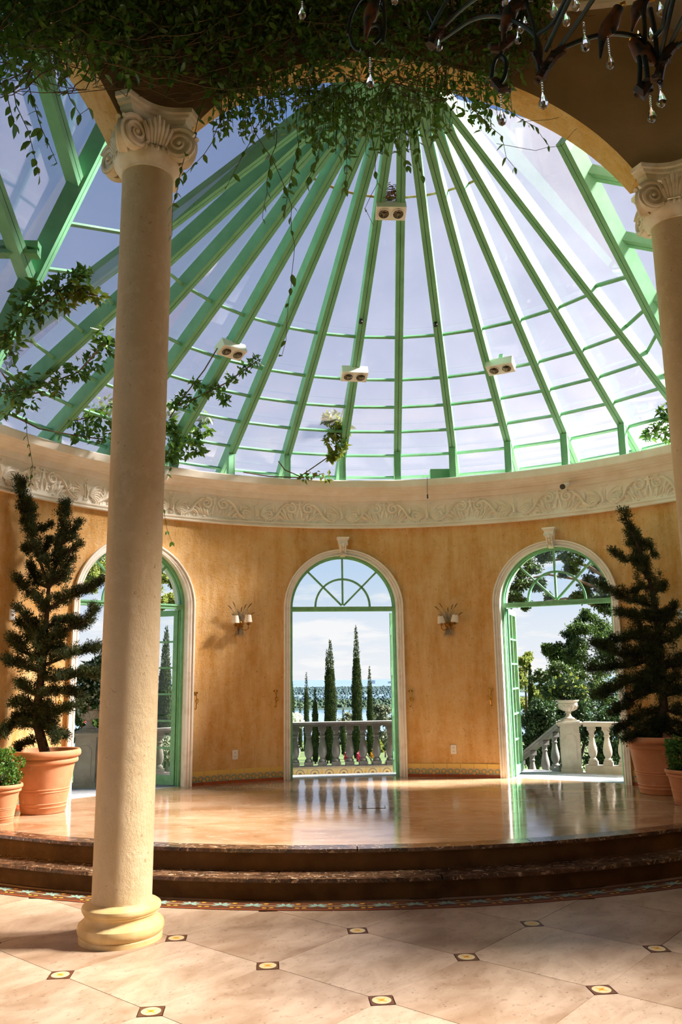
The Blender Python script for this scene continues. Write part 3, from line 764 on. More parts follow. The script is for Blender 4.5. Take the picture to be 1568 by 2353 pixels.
RC = B(); RC.lathe([(.01, 8.4), (CR+.2, 8.4), (CR+.2, 8.55), (.01, 8.55)], 48, (CX, CY, 0)); RCO = RC.build('ceiling', ARCHST_SHADED, None); tag(RCO, 'flat ceiling of the rotunda above the vines', None, kind='structure')
q0 = CR-.155
RF = ring_profile('trim_2', PLASTER, CX, CY, [(q0+.05, 7.50), (q0-.06, 7.50), (q0-.07, 7.53), (q0-.03, 7.55), (q0-.02, 7.95), (q0-.08, 7.99), (q0-.12, 8.05), (q0-.16, 8.06), (q0-.17, 8.15), (q0+.05, 8.15)], BAY-radians(88), BAY+radians(88), 90)
tag(RF, 'weathered plaster frieze high above the arch behind the chandelier', None, kind='structure')
for k in range(-1, 6):
    o = shared('relief_panel', RELIEF, RF, (CX, CY, 3.95), -(BAY+radians(15)*(k+.5))); sc_ = (q0-.02)/(RW-.018); o.scale = (sc_, sc_, 1.0)

# added unseen wing on the right: wall blocks sun, hazy glass roof softens it
b = B(); b.box((6.75, 2.6, 1.9), (.25, 8.2, 3.8)); WR = b.build('wall_right_sun_block', STUCCO); tag(WR, 'unseen ochre wall added on the right to block the sun', None, kind='structure')
RW2 = empty('ceiling', (5.5, 3.0, 5.3)); tag(RW2, 'unseen sloping glass roof added on the right to soften the sun', None, kind='structure')
for k in range(8):
    y0, y1 = -1.5+k*1.03, -1.5+(k+1)*1.03; q = [Vector((3.2, y0, 7.4)), Vector((6.9, y0, 3.85)), Vector((6.9, y1, 3.85)), Vector((3.2, y1, 7.4))]
    q[0].x = q[3].x = CX+CR*.98*sqrt(max(.02, 1-((max(abs(y0-CY), abs(y1-CY)))/(CR*1.02))**2))+.25; q[0].z = q[3].z = 3.85+(6.9-q[0].x)*.85
    b = B(); b.loft([q, [p+Vector((.004, 0, .005)) for p in q]], True, True); b.build('pane', ROOFG2, RW2)
    b = B(); b.beam(q[0], q[1], .09, .11); b.build('rafter', GREEN, RW2)

# ================================================================== columns
def capital_geo(rot):
    """four corner volutes, egg band, leaves and a concave abacus; z measured from the top of the shaft"""
    ech = B(); ech.lathe([(.185, -.03), (.20, -.025), (.205, -.005), (.235, .02), (.255, .055), (.258, .085), (.24, .11), (.235, .12), (.20, .13)], 32)
    ab = B(); n = 16
    def outline(hd, ch, sag):
        pts = []
        for k in range(4):
            a = rot+k*pi/2; c = Vector((sin(a), cos(a), 0)); t = Vector((cos(a), -sin(a), 0)); p0 = c*hd-t*ch; p1 = c*hd+t*ch
            a2 = rot+(k+1)*pi/2; c2 = Vector((sin(a2), cos(a2), 0)); t2 = Vector((cos(a2), -sin(a2), 0)); p2 = c2*hd-t2*ch
            pts += [p0, p1]; mid = (p1+p2)/2; inw = -mid.normalized()
            for i in range(1, n): s = i/n; pts.append(p1+(p2-p1)*s+inw*sag*sin(pi*s))
        return pts
    lay = [(.315, .045, .085, .33), (.335, .05, .085, .345), (.34, .05, .085, .375), (.365, .055, .085, .385), (.372, .055, .085, .41), (.392, .06, .085, .418), (.395, .06, .085, .455), (.385, .06, .085, .46)]
    ab.loft([[Vector((p.x, p.y, z)) for p in outline(h, c, s)] for h, c, s, z in lay], True, True)
    vol = []; leaf = []
    for k in range(4):
        a = rot+k*pi/2; c = Vector((sin(a), cos(a), 0)); t = Vector((cos(a), -sin(a), 0)); v = B()
        for e in (-1, 1):
            nrm = (t*e*.92-c*-.40).normalized(); ctr = c*.292+t*e*.055+Vector((0, 0, .165)); ux = nrm.cross(Vector((0, 0, 1))).normalized(); uy = Vector((0, 0, 1))
            if ux.dot(c) < 0: ux = -ux
            R0 = .130
            # body disc
            ring0 = [ctr-nrm*.045+(ux*cos(q)+uy*sin(q))*R0*.92 for q in np.linspace(0, 2*pi, 20, endpoint=False)]; ring1 = [p+nrm*.06 for p in ring0]
            v.loft([ring0, ring1], True, True)
            sp = []; rr = []
            for i in range(41):
                q = .6+i/40*2*pi*2.1; r = R0*(1-.86*i/40); sp.append(ctr+nrm*(.014+.012*i/40)+(ux*cos(q)+uy*sin(q))*r); rr.append(.020*(1-.55*i/40))
            v.tube(sp, rr, 7); v.ball(ctr+nrm*.03, .018, 8, 6)
        # strap from the volute up and back under the abacus
        v.loft([[p+t*w for p, w in ((c*.33+Vector((0, 0, .25)), -.05), (c*.33+Vector((0, 0, .25)), .05), (c*.22+Vector((0, 0, .33)), .06), (c*.22+Vector((0, 0, .33)), -.06))],
                [p+t*w for p, w in ((c*.385+Vector((0, 0, .16)), -.04), (c*.385+Vector((0, 0, .16)), .04), (c*.25+Vector((0, 0, .16)), .05), (c*.25+Vector((0, 0, .16)), -.05))],
                [p+t*w for p, w in ((c*.34+Vector((0, 0, .075)), -.035), (c*.34+Vector((0, 0, .075)), .035), (c*.22+Vector((0, 0, .09)), .05), (c*.22+Vector((0, 0, .09)), -.05))]], True, True)
        vol.append(v)
        # acanthus in the middle of the face
        a2 = a+pi/4; c2 = Vector((sin(a2), cos(a2), 0)); t2 = Vector((cos(a2), -sin(a2), 0)); g = B()
        for i in range(-3, 4):
            base = c2*.225+t2*(.02*i)+Vector((0, 0, .13)); tip = c2*(.275-.006*abs(i))+t2*(.036*i)+Vector((0, 0, .335-.022*abs(i)))
            g.tube([base, (base+tip)/2+c2*.022, tip, tip+c2*.022-Vector((0, 0, .012))], [.013, .02, .016, .006], 6)
        for i in range(-3, 4): g.ball(c2*.25+t2*(.042*i)-c2*(.012*i*i*.25)+Vector((0, 0, .085)), .02, 7, 5, (.9, .9, 1.3))
        leaf.append(g)
    return ech, ab, vol, leaf
def column(x, y, rot, label):
    e = empty('column', (x, y, 0)); tag(e, label, 'column', 'rotunda columns'); P = Vector((x, y, 0)); zt = 5.40
    b = B(); b.lathe([(.0, 0), (.262, 0), (.262, .028), (.256, .034), (.268, .05), (.274, .072), (.268, .098), (.252, .112), (.244, .118), (.236, .125), (.228, .142), (.230, .155), (.238, .162), (.238, .168), (.247, .178), (.250, .19), (.246, .206), (.234, .215), (.205, .222), (.19, .232)], 48, P); b.build('base', COLBASE, e, 35)
    b = B(); b.lathe([(.192, .225)]+[(.190, .24+(zt-.24)*i/12) for i in range(13)], 48, P); b.build('shaft', COLM, e, 40)
    ech, ab, vol, leaf = capital_geo(rot)
    cap = empty('capital', (0, 0, zt), 0, e)
    def cb(g, n): return g.build(n, CAPM, cap, 38, world=False)
    cb(ech, 'echinus'); cb(ab, 'abacus')
    for v in vol: cb(v, 'volute')
    for g in leaf: cb(g, 'acanthus')
    return e
column(-1.447, 5.678, radians(197), 'nearest stucco column with scrolled capital, left of centre')
column(2.907, 6.48, radians(64.6), 'farther stucco column with scrolled capital at the right edge')
# ================================================================== terrace outside the doors
def ring_slab(name, mat, r0, r1, z0, z1, a0, a1, n=60):
    b = B(); b.loft([[pol(AX, AY, r0, a0+(a1-a0)*i/n, z0), pol(AX, AY, r1, a0+(a1-a0)*i/n, z0), pol(AX, AY, r1, a0+(a1-a0)*i/n, z1), pol(AX, AY, r0, a0+(a1-a0)*i/n, z1)] for i in range(n+1)], True, True)
    return b.build(name, mat)
TER = ring_slab('terrace', TERRACE, RW+.20, 5.62, -.3, ZS-.016, radians(-100), radians(95)); tag(TER, 'grey granite terrace strip outside the doors', None, kind='structure')
# --- balusters, rails, pedestals, urns
def baluster_mesh(h, mat, name='baluster'):
    b = B(); w = .058
    b.box((0, 0, .025), (w*2, w*2, .05)); b.box((0, 0, h-.03), (w*1.75, w*1.75, .06))
    s = h/.56
    pr = [(.045, .05), (.052, .058), (.054, .075), (.048, .09), (.036, .10), (.034, .112), (.044, .128), (.055, .16), (.060, .20), (.056, .25), (.044, .31), (.034, .36), (.030, .395), (.040, .405), (.042, .42), (.033, .43), (.033, .455), (.043, .475), (.046, .50)]
    b.lathe([(r, z*s) for r, z in pr], 16); me = b.mesh(name); me.materials.append(mat); fix_normals(me); smooth_by_angle(me, 40); return me
BH = .50; BAL = baluster_mesh(BH, STONE); BALW = baluster_mesh(BH, STONEW)
def curb_tile():
    b = B(); w, h = .196, .085; b.box((0, 0, h/2), (w-.002, .02, h), k=0)
    Mx = Matrix(((1, 0, 0, 0), (0, 0, 1, -.0105), (0, 1, 0, 0), (0, 0, 0, 1)))
    def ring(cx, r0, r1, k, a0=0, a1=pi, cz=.004):
        q = [a0+(a1-a0)*i/10 for i in range(11)]; b.prism([(cx+r1*cos(t), cz+r1*sin(t)) for t in q]+[(cx+r0*cos(t), cz+r0*sin(t)) for t in reversed(q)], Mx, .001, k)
    ring(0, .052, .060, 1); ring(0, .034, .042, 2); ring(0, .004, .022, 1)
    for sx in (-1, 1):
        for a in (.35, .8, 1.25): 
            p = [(sx*(.098-.01), .008), (sx*(.098-.05*cos(a)-.008), .008+.06*sin(a)+.006), (sx*(.098-.05*cos(a)), .008+.06*sin(a)), (sx*.096, .012)]; b.prism(p, Mx, .001, 2)
    b.box((0, -.0105, h-.004), (w-.002, .001, .006), k=1)
    me = b.mesh('curb_tile'); [me.materials.append(m) for m in (TILE_C, TILE_K, TILE_O)]; me.polygons.foreach_set('material_index', b.mi); fix_normals(me); return me
CURB = curb_tile()
def balustrade(p, q, label, mats, n, z0, zr, tiles=False, ends=(.0, .0)):
    p, q = Vector((p[0], p[1], 0)), Vector((q[0], q[1], 0)); d = (q-p).normalized(); L = (q-p).length; rz = atan2(d.y, d.x)
    e = empty('balustrade', (*((p+q)/2).xy, z0)); tag(e, label, 'balustrade'); bm_, st_ = mats
    b = B(); b.beam(Vector((*p.xy, zr)), Vector((*q.xy, zr)), .17, .028); b.beam(Vector((*p.xy, zr-.028)), Vector((*q.xy, zr-.028)), .135, .03); b.build('handrail', st_, e)
    zb = z0+.10
    b = B(); b.beam(Vector((*p.xy, zb)), Vector((*q.xy, zb)), .15, .10); b.build('plinth', st_, e)
    for i in range(n):
        c = p+d*(L*(i+.5)/n); shared('baluster', bm_, e, c-Vector(e.location)+Vector((0, 0, zb)), rz, scale=(1, 1, (zr-.05-zb)/BH))
    if tiles:
        nn = int(L/.197); nr = Vector((d.y, -d.x, 0))
        for i in range(nn): c = p+d*(.197*(i+.5)+(L-.197*nn)/2)+nr*.086; shared('curb_tile', CURB, e, c-Vector(e.location)+Vector((0, 0, z0+.002)), rz)
    return e
zT = ZS-.016; cC = pol(AX, AY, 5.10, DOORS[0], 0); tC = Vector((cos(DOORS[0]), -sin(DOORS[0]), 0))
shift = on_y(788, 1700, cC.y).x-cC.x
balustrade(cC-tC*1.31+tC*shift, cC+tC*1.31+tC*shift, 'grey stone balustrade with patterned tile curb outside the centre door', (BAL, STONE), 14, zT, .985, True)
def pedestal(x, y, rz, z0, h, label, mat, w=.25):
    e = empty('pedestal', (x, y, z0), rz); tag(e, label, 'pedestal')
    b = B(); b.box((0, 0, h/2), (w, w, h)); b.build('shaft', mat, e, world=False)
    b = B(); b.box((0, 0, h+.012), (w+.05, w+.05, .024)); b.box((0, 0, h+.036), (w+.09, w+.09, .026)); b.box((0, 0, h+.058), (w+.03, w+.03, .018)); b.build('cap', mat, e, world=False)
    b = B(); b.box((0, 0, .03), (w+.03, w+.03, .06)); b.build('foot', mat, e, world=False)
    for k in range(4):
        hw, hh, c = w*.30, h*.33, .035; poly = [(-hw+c, -hh), (hw-c, -hh), (hw-c*.6, -hh+c*.8), (hw, -hh+c*1.3), (hw, hh-c*1.3), (hw-c*.6, hh-c*.8), (hw-c, hh), (-hw+c, hh), (-hw+c*.6, hh-c*.8), (-hw, hh-c*1.3), (-hw, -hh+c*1.3), (-hw+c*.6, -hh+c*.8)]
        M4 = Matrix.Rotation(k*pi/2, 4, 'Z') @ Matrix.Translation((0, -w/2, h*.5)) @ Matrix.Rotation(pi/2, 4, 'X')
        b = B(); b.prism(poly, M4, .010); b.build('raised_panel', mat, e, world=False)
    return e, z0+h+.067
def urn(x, y, z, label, mat, s=1.0):
    e = empty('urn', (x, y, z)); tag(e, label, 'urn')
    b = B(); b.box((0, 0, .012*s), (.17*s, .17*s, .024*s)); b.lathe([(r*s, zz*s) for r, zz in ((.075, .024), (.08, .035), (.05, .05), (.035, .07), (.03, .10), (.042, .108), (.035, .118), (.05, .128), (.095, .15), (.125, .19), (.132, .225), (.125, .235), (.13, .245), (.15, .262), (.152, .275), (.135, .275), (.11, .25), (.0, .24))], 28); b.build('bowl', mat, e, 40, world=False)
    b = B()
    for i in range(14):
        a = 2*pi*i/14; b.tube([(.06*s*cos(a), .06*s*sin(a), .13*s), (.11*s*cos(a), .11*s*sin(a), .16*s), (.135*s*cos(a), .135*s*sin(a), .20*s)], [.006*s, .011*s, .006*s], 5)
    b.build('gadroon', mat, e, True, world=False); return e, z+.25*s
# right terrace: pedestal, straight balustrade, descending stair balustrade
pr = on_z(1322, 1777, zT); pdr = Vector((pr.x, pr.y+.14, 0)); tR = Vector((.907, -.42, 0)).normalized()
_, zc_r = pedestal(pdr.x, pdr.y, atan2(tR.y, tR.x)+.18, zT, .60, 'pale stone pedestal with raised panels outside the right door', STONEW)
URN_R, zu_r = urn(pdr.x, pdr.y, zc_r, 'pale stone urn standing on the pedestal outside the right door', STONEW)
balustrade(pdr+tR*.19, pdr+tR*1.34, 'pale stone balustrade running right from the urn pedestal', (BALW, STONEW), 6, zT, zT+.655)
eS = empty('balustrade', (pdr.x-.5, pdr.y+.5, -.3)); tag(eS, 'stone stair balustrade descending left behind the right door leaf', 'balustrade')
s0 = pdr+Vector((-.10, .12, zT+.62)); s1 = on_y(1196, 1738, pdr.y+.95); dS = s1-s0
b = B(); b.beam(s0-dS*.02, s1+dS*.4, .15, .03); b.beam(s0-dS*.02-Vector((0, 0, .03)), s1+dS*.4-Vector((0, 0, .03)), .12, .03); b.build('handrail', STONE, eS)
b = B(); b.beam(s0-dS*.02-Vector((0, 0, .55)), s1+dS*.4-Vector((0, 0, .55)), .15, .12); b.build('plinth', STONE, eS)
for t in (.14, .38, .70, 1.0, 1.25):
    c = s0+dS*t-Vector((0, 0, .55)); shared('baluster', BAL, eS, c-Vector(eS.location), .3)
# left terrace
pl_ = on_z(193, 1811, zT); pdl = Vector((pl_.x-.03, pl_.y+.13, 0)); tL = Vector((.60, .80, 0))
_, zc_l = pedestal(pdl.x, pdl.y, radians(10), zT, .60, 'pale stone pedestal outside the left door beside the potted conifer', STONEW)
URN_L, zu_l = urn(pdl.x+.02, pdl.y, zc_l, 'pale stone urn overflowing with plants outside the left door', STONEW, 1.1)
balustrade(pdl-Vector((.19, .16, 0)), pdl-Vector((.95, .85, 0)), 'pale stone balustrade left of the pedestal outside the left door', (BALW, STONEW), 4, zT, zT+.655)
balustrade(pdl+Vector((.19, .14, 0)), pdl+Vector((1.05, .70, 0)), 'pale stone balustrade right of the pedestal outside the left door', (BALW, STONEW), 5, zT, zT+.655)

# ================================================================== foliage helpers
G_CYP = leafmat('cypress_green', '2C3A1C', '465424', '1C2613', .2, .7, 6)
G_CON = leafmat('conifer_green', '2A3418', '3E4A22', '56582E', .15, .85, 5)
G_TREE = leafmat('tree_green', '2F431C', '4C652B', '1F2F15', .35, .5, 3)
G_OLIVE = leafmat('olive_green', '62694F', '83896E', '454C36', .3, .6, 3)
G_LIME = leafmat('lime_green', '727F30', '8B9244', '465C24', .4, .5, 4)
G_DARK = leafmat('dark_shrub_green', '22341A', '35502A', '4B6833', .25, .5, 4)
G_BOX = leafmat('box_green', '3F6A24', '5E8A34', '2C4C1A', .3, .45, 20)
G_VINE = leafmat('vine_green', '3F5F24', '6F9438', '27401A', .4, .3, 9)
G_VINE2 = leafmat('vine_yellow_green', '8A8F2E', '6C8230', 'B58A35', .4, .42, 12)
G_GRASS = leafmat('lawn_green', '4E6036', '5E6E3E', '3C4E28', .2, .8, 1)
G_WHITE = leafmat('white_blossom', 'E6E6DC', 'D6DAC8', 'B9C49E', .3, .6, 5)
G_RED = leafmat('red_blossom', 'C2283C', 'D4456A', 'E8C7BC', .3, .5, 30)
G_YEL = leafmat('yellow_blossom', 'E2B72E', 'D89A2A', None, .3, .5, 12)
BARK = simple('bark', '3E3024', .9, '281E16', 12, bump=.6, bscale=40, bd=.01)
BARKP = simple('pale_bark', '7A664F', .9, '56463A', 8, bump=.4, bscale=30, bd=.01)
STEM = simple('vine_stem', '4A3B24', .8, '6B5A32', 20)
def clump_leaves(clumps, n, L, Wd, up=.0, hollow=.45, sub=0):
    """clumps: (centre, radius or radii); leaves spread around each, or around smaller sprays inside it"""
    Ps, Ds, Ns, Ls = [], [], [], []
    for c, r in clumps:
        r = np.array(r if hasattr(r, '__len__') else (r, r, r), float)
        if sub:
            ctr = np.array(c)+rdir(sub)*RNG.uniform(.3, 1.0, (sub, 1))*r; w = ctr[RNG.integers(0, sub, n)]; u = rdir(n)
            P = w+RNG.normal(size=(n, 3))*r*np.array([.22, .22, .16])
        else:
            u = rdir(n); rad = RNG.uniform(hollow, 1.0, (n, 1))**.6; P = np.array(c)+u*rad*r
        Ps.append(P); Ds.append(u*.6+rdir(n, up)); Ns.append(rdir(n, .6)); Ls.append(RNG.uniform(.6, 1.3, n))
    Ps, Ds, Ns, Ls = map(np.concatenate, (Ps, Ds, Ns, Ls)); return leaf_geo(Ps, Ds, Ns, Ls*L, Ls*Wd)
def subclumps(c, r, k, f=.45):
    """k smaller balls scattered through a bigger one"""
    u = rdir(k); r = np.array(r if hasattr(r, '__len__') else (r, r, r), float); q = RNG.uniform(.25, .85, (k, 1))
    return [(np.array(c)+u[i]*q[i]*r, r*f*RNG.uniform(.7, 1.2)) for i in range(k)]
def merge(parts):
    V = []; Fs = []; n = 0
    for v, f in parts: V.append(v); Fs.append(f+n); n += len(v)
    return np.concatenate(V), np.concatenate(Fs)
def cypress(base, h, r, label, n=1500, lean=0.0, ls=.055, spire=.0):
    e = empty('cypress', base); tag(e, label, 'tree', 'cypresses in the garden')
    n = int(n*5); z = 1-RNG.uniform(0.0, 1, n)**.62*.98; z = np.where(RNG.uniform(size=n) < .6, RNG.uniform(.02, .75, n), z)
    prof = np.interp(z, [0, .06, .22, .45, .62, .78, .90, .96, 1], [.55, .85, 1.0, .92, .78, .55, .30, .14, .04])*(1+.10*np.sin(z*19+RNG.uniform(0, 6))+.07*np.sin(z*47+RNG.uniform(0, 6))); a = RNG.uniform(0, 2*pi, n); q = r*prof*RNG.uniform(.55, 1.08, n)
    P = np.stack([q*np.cos(a)+lean*z, q*np.sin(a), z*h], 1)+np.array(base)
    D = np.stack([np.cos(a)*.5, np.sin(a)*.5, np.ones(n)], 1)+rdir(n)*.45; N = np.stack([np.cos(a), np.sin(a), np.full(n, .2)], 1)
    L = RNG.uniform(.7, 1.3, n)*ls; V, Fq = leaf_geo(P, D, N, L, L*.5); npmesh('foliage', V, Fq, G_CYP, e)
    b = B(); B0 = Vector(base); b.tube([B0-Vector((0, 0, .2)), B0+Vector((lean*.5, 0, h*.5)), B0+Vector((lean, 0, h*.97))], [r*.3, r*.16, r*.04], 6); b.build('trunk', BARK, e)
    return e
def bush(name, base, clumps, mat, n, L, Wd, label, cat='shrub', group=None, trunk=True, flowers=None, bark=None, trunk_r=.04, sub=0):
    e = empty(name, base); tag(e, label, cat, group); V, Fq = clump_leaves(clumps, n, L, Wd, sub=sub); npmesh('foliage', V, Fq, mat, e)
    if flowers:
        fm, fn, fl_ = flowers; V, Fq = clump_leaves(clumps, fn, fl_, fl_*.8, hollow=.85); tag(npmesh('flowers', V, Fq, fm, e), kind='stuff')
    if trunk:
        b = B(); B0 = Vector(base)
        for c, r in (clumps[::4] if sub else clumps[:14]):
            c = Vector(c); m_ = B0.lerp(c, .45); m_.z = B0.z+(c.z-B0.z)*.6; b.tube([B0-Vector((0, 0, .1)), m_, c], [trunk_r, trunk_r*.6, trunk_r*.25], 6)
        b.build('stems', bark or BARK, e)
    return e

# ================================================================== land, lake, far shore
def ground_z(x, y):
    d = hypot(x-AX, y-AY)
    if d < 6.5: return -.35
    if d < 26: return -.35-1.15*(d-6.5)/19.5
    if d < 46: return -1.5-1.0*(d-26)/20
    if d < 170: return -2.5-21.5*(d-46)/124
    return -24-4*min(1, (d-170)/200)
lawn = B(); NA, RRr = 72, [5.3, 6.5, 9, 13, 18, 24, 28, 33, 40, 46, 60, 90, 130, 170, 240, 380]
lawn.loft([[pol(AX, AY, r, 2*pi*i/NA, 0)+Vector((0, 0, ground_z(AX+r*sin(2*pi*i/NA), AY+r*cos(2*pi*i/NA)))) for i in range(NA)] for r in RRr], True, False)
LAWN = lawn.build('ground', G_GRASS, None, True); tag(LAWN, 'sunlit lawn sloping away from the terrace to the lake', None, kind='structure')
WATER = Mat('lake_water').set(col=lin('5A7894'), rough=.12, spec=.6).m; 
lk = B(); lk.box((0, 560, -26.5), (1400, 1000, 1)); LK = lk.build('lake', WATER); tag(LK, 'calm blue grey lake seen beyond the cypresses', None, kind='structure')
FARG = simple('far_forest_green', '3A4740', .95, '32403C', .01, spec=.1); FARB = simple('far_hill_haze_blue', '5C6C7C', .95, '526478', .004, spec=.05); FARS = simple('shore_sand', 'B3AE84', .95, '9AA077', .05)  # FARB: distance haze is mixed into the hill colour
def far_land(name, ys, zs_, xs, mat, amp, label):
    b = B(); rings = []
    for y, z in zip(ys, zs_):
        rings.append([(x, y+amp*3*sin(x*.013+y), z+(amp*(sin(x*.011+y*.7)+.6*sin(x*.029+y*1.3)) if z > -25 else 0)) for x in xs])
    b.loft([[Vector(p) for p in r] for r in rings], False, False); o = b.build(name, mat, None, True); tag(o, label, None, kind='structure'); return o
XS = list(np.linspace(-1400, 1400, 57))
def zpx(px, y): return on_y(790, px, y).z
YF = [625, 640, 700, 900, 1400, 2400]
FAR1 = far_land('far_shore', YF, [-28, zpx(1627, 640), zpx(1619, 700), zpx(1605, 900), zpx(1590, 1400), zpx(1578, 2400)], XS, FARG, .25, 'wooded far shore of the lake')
FAR2 = far_land('far_hills', [2300, 2600, 4200, 6000, 7500], [zpx(1584, 2300), zpx(1577, 2600), zpx(1571, 4200), zpx(1566, 6000), zpx(1562, 7500)], [x*3 for x in XS], FARB, 1.2, 'hills on the horizon, haze tinted into their blue colour')
def blob_forest(n, ylo, yhi, rlo, rhi, mat, name, label, zf, xs=(-300, 300)):
    b = B(); ic = []; base = B(); base.ball((0, 0, 0), 1, 7, 4)
    bv = np.array([tuple(v) for v in base.v]); bf = [f for f in base.f]; V = []; Fq = []; k = 0
    for i in range(n):
        y = ylo+(yhi-ylo)*RNG.uniform()**1.4; x = RNG.uniform(*xs)*y/900; r = RNG.uniform(rlo, rhi); sc = np.array([r, r, r*RNG.uniform(.7, 1.2)])
        V.append(bv*sc*RNG.uniform(.6, 1.3, (len(bv), 1))+np.array([x, y, zf(y)+r*.4])); Fq.append(np.array(bf)+k); k += len(bv)
    o = npmesh(name, np.concatenate(V), np.concatenate(Fq), mat, None, False); tag(o, label, 'forest', kind='stuff'); return o
FORM = simple('far_tree_green', '2A3830', .95, '43523F', .2, lo=.4, hi=.6, spec=.05); FORM2 = simple('far_tree_haze_bluegreen', '3C4C52', .95, '485A5E', .08, spec=.05)  # FORM2: blue-green tint stands in for aerial haze over the woods
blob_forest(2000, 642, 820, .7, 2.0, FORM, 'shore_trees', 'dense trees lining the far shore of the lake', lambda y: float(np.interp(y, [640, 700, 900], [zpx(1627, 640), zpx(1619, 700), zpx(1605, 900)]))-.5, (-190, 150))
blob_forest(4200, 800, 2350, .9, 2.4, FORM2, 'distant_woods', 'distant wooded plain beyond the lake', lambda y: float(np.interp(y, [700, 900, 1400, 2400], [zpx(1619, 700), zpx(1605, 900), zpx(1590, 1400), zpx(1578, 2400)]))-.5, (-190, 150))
def tower(px, y, w, h, label):
    p = on_y(px, 1566, y); e = empty('distant_building', (p.x, y, p.z-12)); tag(e, label, 'building', 'buildings on the horizon')
    b = B(); b.box((p.x, y, p.z-12+h/2), (w, w*.6, h)); b.build('block', simple('far_concrete', 'C9CFD8', .9), e)
    b = B(); b.box((p.x, y, p.z-12+h+1), (w*.6, w*.4, 2)); b.build('roof_level', MATS['far_concrete'], e)
tower(857, 3900, 22, 18, 'grey block on the horizon right of the tallest cypress'); tower(903, 4000, 44, 14, 'long white roofed hall on the horizon at the right jamb')

# --- cypresses seen through the centre door
def gpt(u, v):
    r = cam_ray(u, v); t = 6.0
    for _ in range(4000):
        P = EYEV+r*t
        if P.z <= ground_z(P.x, P.y): break
        t += .03
    return P
def cyp_px(u, top, dist, wpx, label, **k):
    tp = on_dist(u, top, dist); gz = ground_z(tp.x, tp.y); s = dist/F
    return cypress((tp.x, tp.y, gz), tp.z-gz, wpx*s/2*.98, label, **k)
cyp_px(669, 1533, 30, 15, 'dark slim cypress against the left jamb of the centre door')
cyp_px(704, 1546, 36, 12, 'slim pointed cypress second from the left in the centre door', n=1100)
cyp_px(724, 1580, 27, 13, 'short dark cypress left of the forked one in the centre door', n=1000)
cyp_px(690, 1618, 40, 9, 'smallest low cypress among the white blossoms in the centre door', n=600)
cyp_px(759, 1470, 27, 26, 'broad forked cypress left of centre in the centre door', n=2600)
cyp_px(751, 1490, 27, 11, 'slim second spire of the forked cypress in the centre door', n=900)
cyp_px(818, 1438, 28, 23, 'tallest cypress rising in the middle of the centre door', n=2600)
cyp_px(789, 1628, 33, 9, 'thin low cypress between the two tall ones', n=600)
cyp_px(849, 1532, 30, 14, 'thin cypress with bare tip right of the tallest one', n=1300)
# olive coloured garden trees and flowering shrubs behind the balustrade
def shrub_px(name, cl, dist, mat, n, L, label, **k):
    c3 = [(tuple(on_dist(u, v, dist+RNG.uniform(-.6, .6))), r*dist/F) for u, v, r in cl]; P = on_dist(cl[0][0], cl[0][1], dist); gz = ground_z(P.x, P.y)
    return bush(name, (P.x, P.y, gz), c3, mat, n, L, L*.55, label, **k)
shrub_px('garden_tree', [(872, 1650, 20), (885, 1635, 14), (860, 1680, 18), (880, 1690, 22), (895, 1660, 12), (868, 1630, 10), (880, 1715, 16)], 44, G_OLIVE, 600, .15, 'loose olive green tree right of the thin cypress', cat='tree', bark=BARKP, sub=7)
shrub_px('garden_tree', [(790, 1665, 16), (800, 1650, 12), (783, 1690, 18), (802, 1690, 16), (795, 1715, 14)], 46, G_OLIVE, 600, .15, 'olive green tree between the two tall cypresses', cat='tree', bark=BARKP, sub=7)
shrub_px('garden_tree', [(736, 1680, 15), (742, 1700, 16), (728, 1695, 12), (738, 1668, 9), (735, 1720, 14)], 47, G_OLIVE, 600, .15, 'olive green tree left of the forked cypress', cat='tree', bark=BARKP, sub=7)
shrub_px('garden_tree', [(912, 1650, 10), (906, 1680, 14), (905, 1705, 14), (915, 1700, 14), (915, 1640, 7)], 42, G_OLIVE, 500, .15, 'olive green tree at the right jamb of the centre door', cat='tree', bark=BARKP, sub=7)
shrub_px('blossom_shrub', [(672, 1655, 14), (684, 1650, 10), (668, 1675, 14), (676, 1725, 12), (668, 1745, 10), (690, 1662, 8)], 20, G_WHITE, 700, .055, 'white flowering shrub at the left jamb of the centre door')
shrub_px('garden_hedge', [(700, 1730, 10), (715, 1726, 9), (745, 1732, 10), (730, 1728, 8)], 38, G_TREE, 420, .11, 'low green hedge behind the balustrade on the left')
shrub_px('ball_shrub', [(894, 1712, 7), (899, 1716, 6)], 30, G_TREE, 420, .05, 'small rounded green shrub near the right jamb')
shrub_px('ball_shrub', [(886, 1719, 5)], 31, G_TREE, 420, .05, 'smallest rounded green shrub beside the rounded one')
shrub_px('red_flowers', [(801, 1742, 8), (803, 1752, 6), (799, 1736, 6)], 15, G_RED, 420, .028, 'red and pink flowers behind the middle baluster', cat='flowers')
shrub_px('red_flowers', [(831, 1742, 9), (834, 1752, 7), (829, 1734, 7)], 15, G_RED, 420, .028, 'larger red flowers right of the middle baluster', cat='flowers')
shrub_px('red_flowers', [(776, 1758, 6), (771, 1762, 4)], 15, G_RED, 300, .028, 'low red flowers at the foot of the forked cypress', cat='flowers')
shrub_px('yellow_flowers', [(864, 1728, 7), (836, 1728, 6), (858, 1735, 5)], 24, G_YEL, 260, .05, 'yellow flowers behind the right balusters', cat='flowers')
shrub_px('tan_grass', [(862, 1755, 6), (893, 1757, 6)], 15, G_LIME, 260, .045, 'dry tan tufts low behind the right balusters', cat='flowers')
shrub_px('garden_hedge', [(845, 1715, 10), (865, 1712, 11), (855, 1700, 9), (875, 1722, 9)], 36, G_LIME, 420, .11, 'yellow green shrub behind the right balusters')

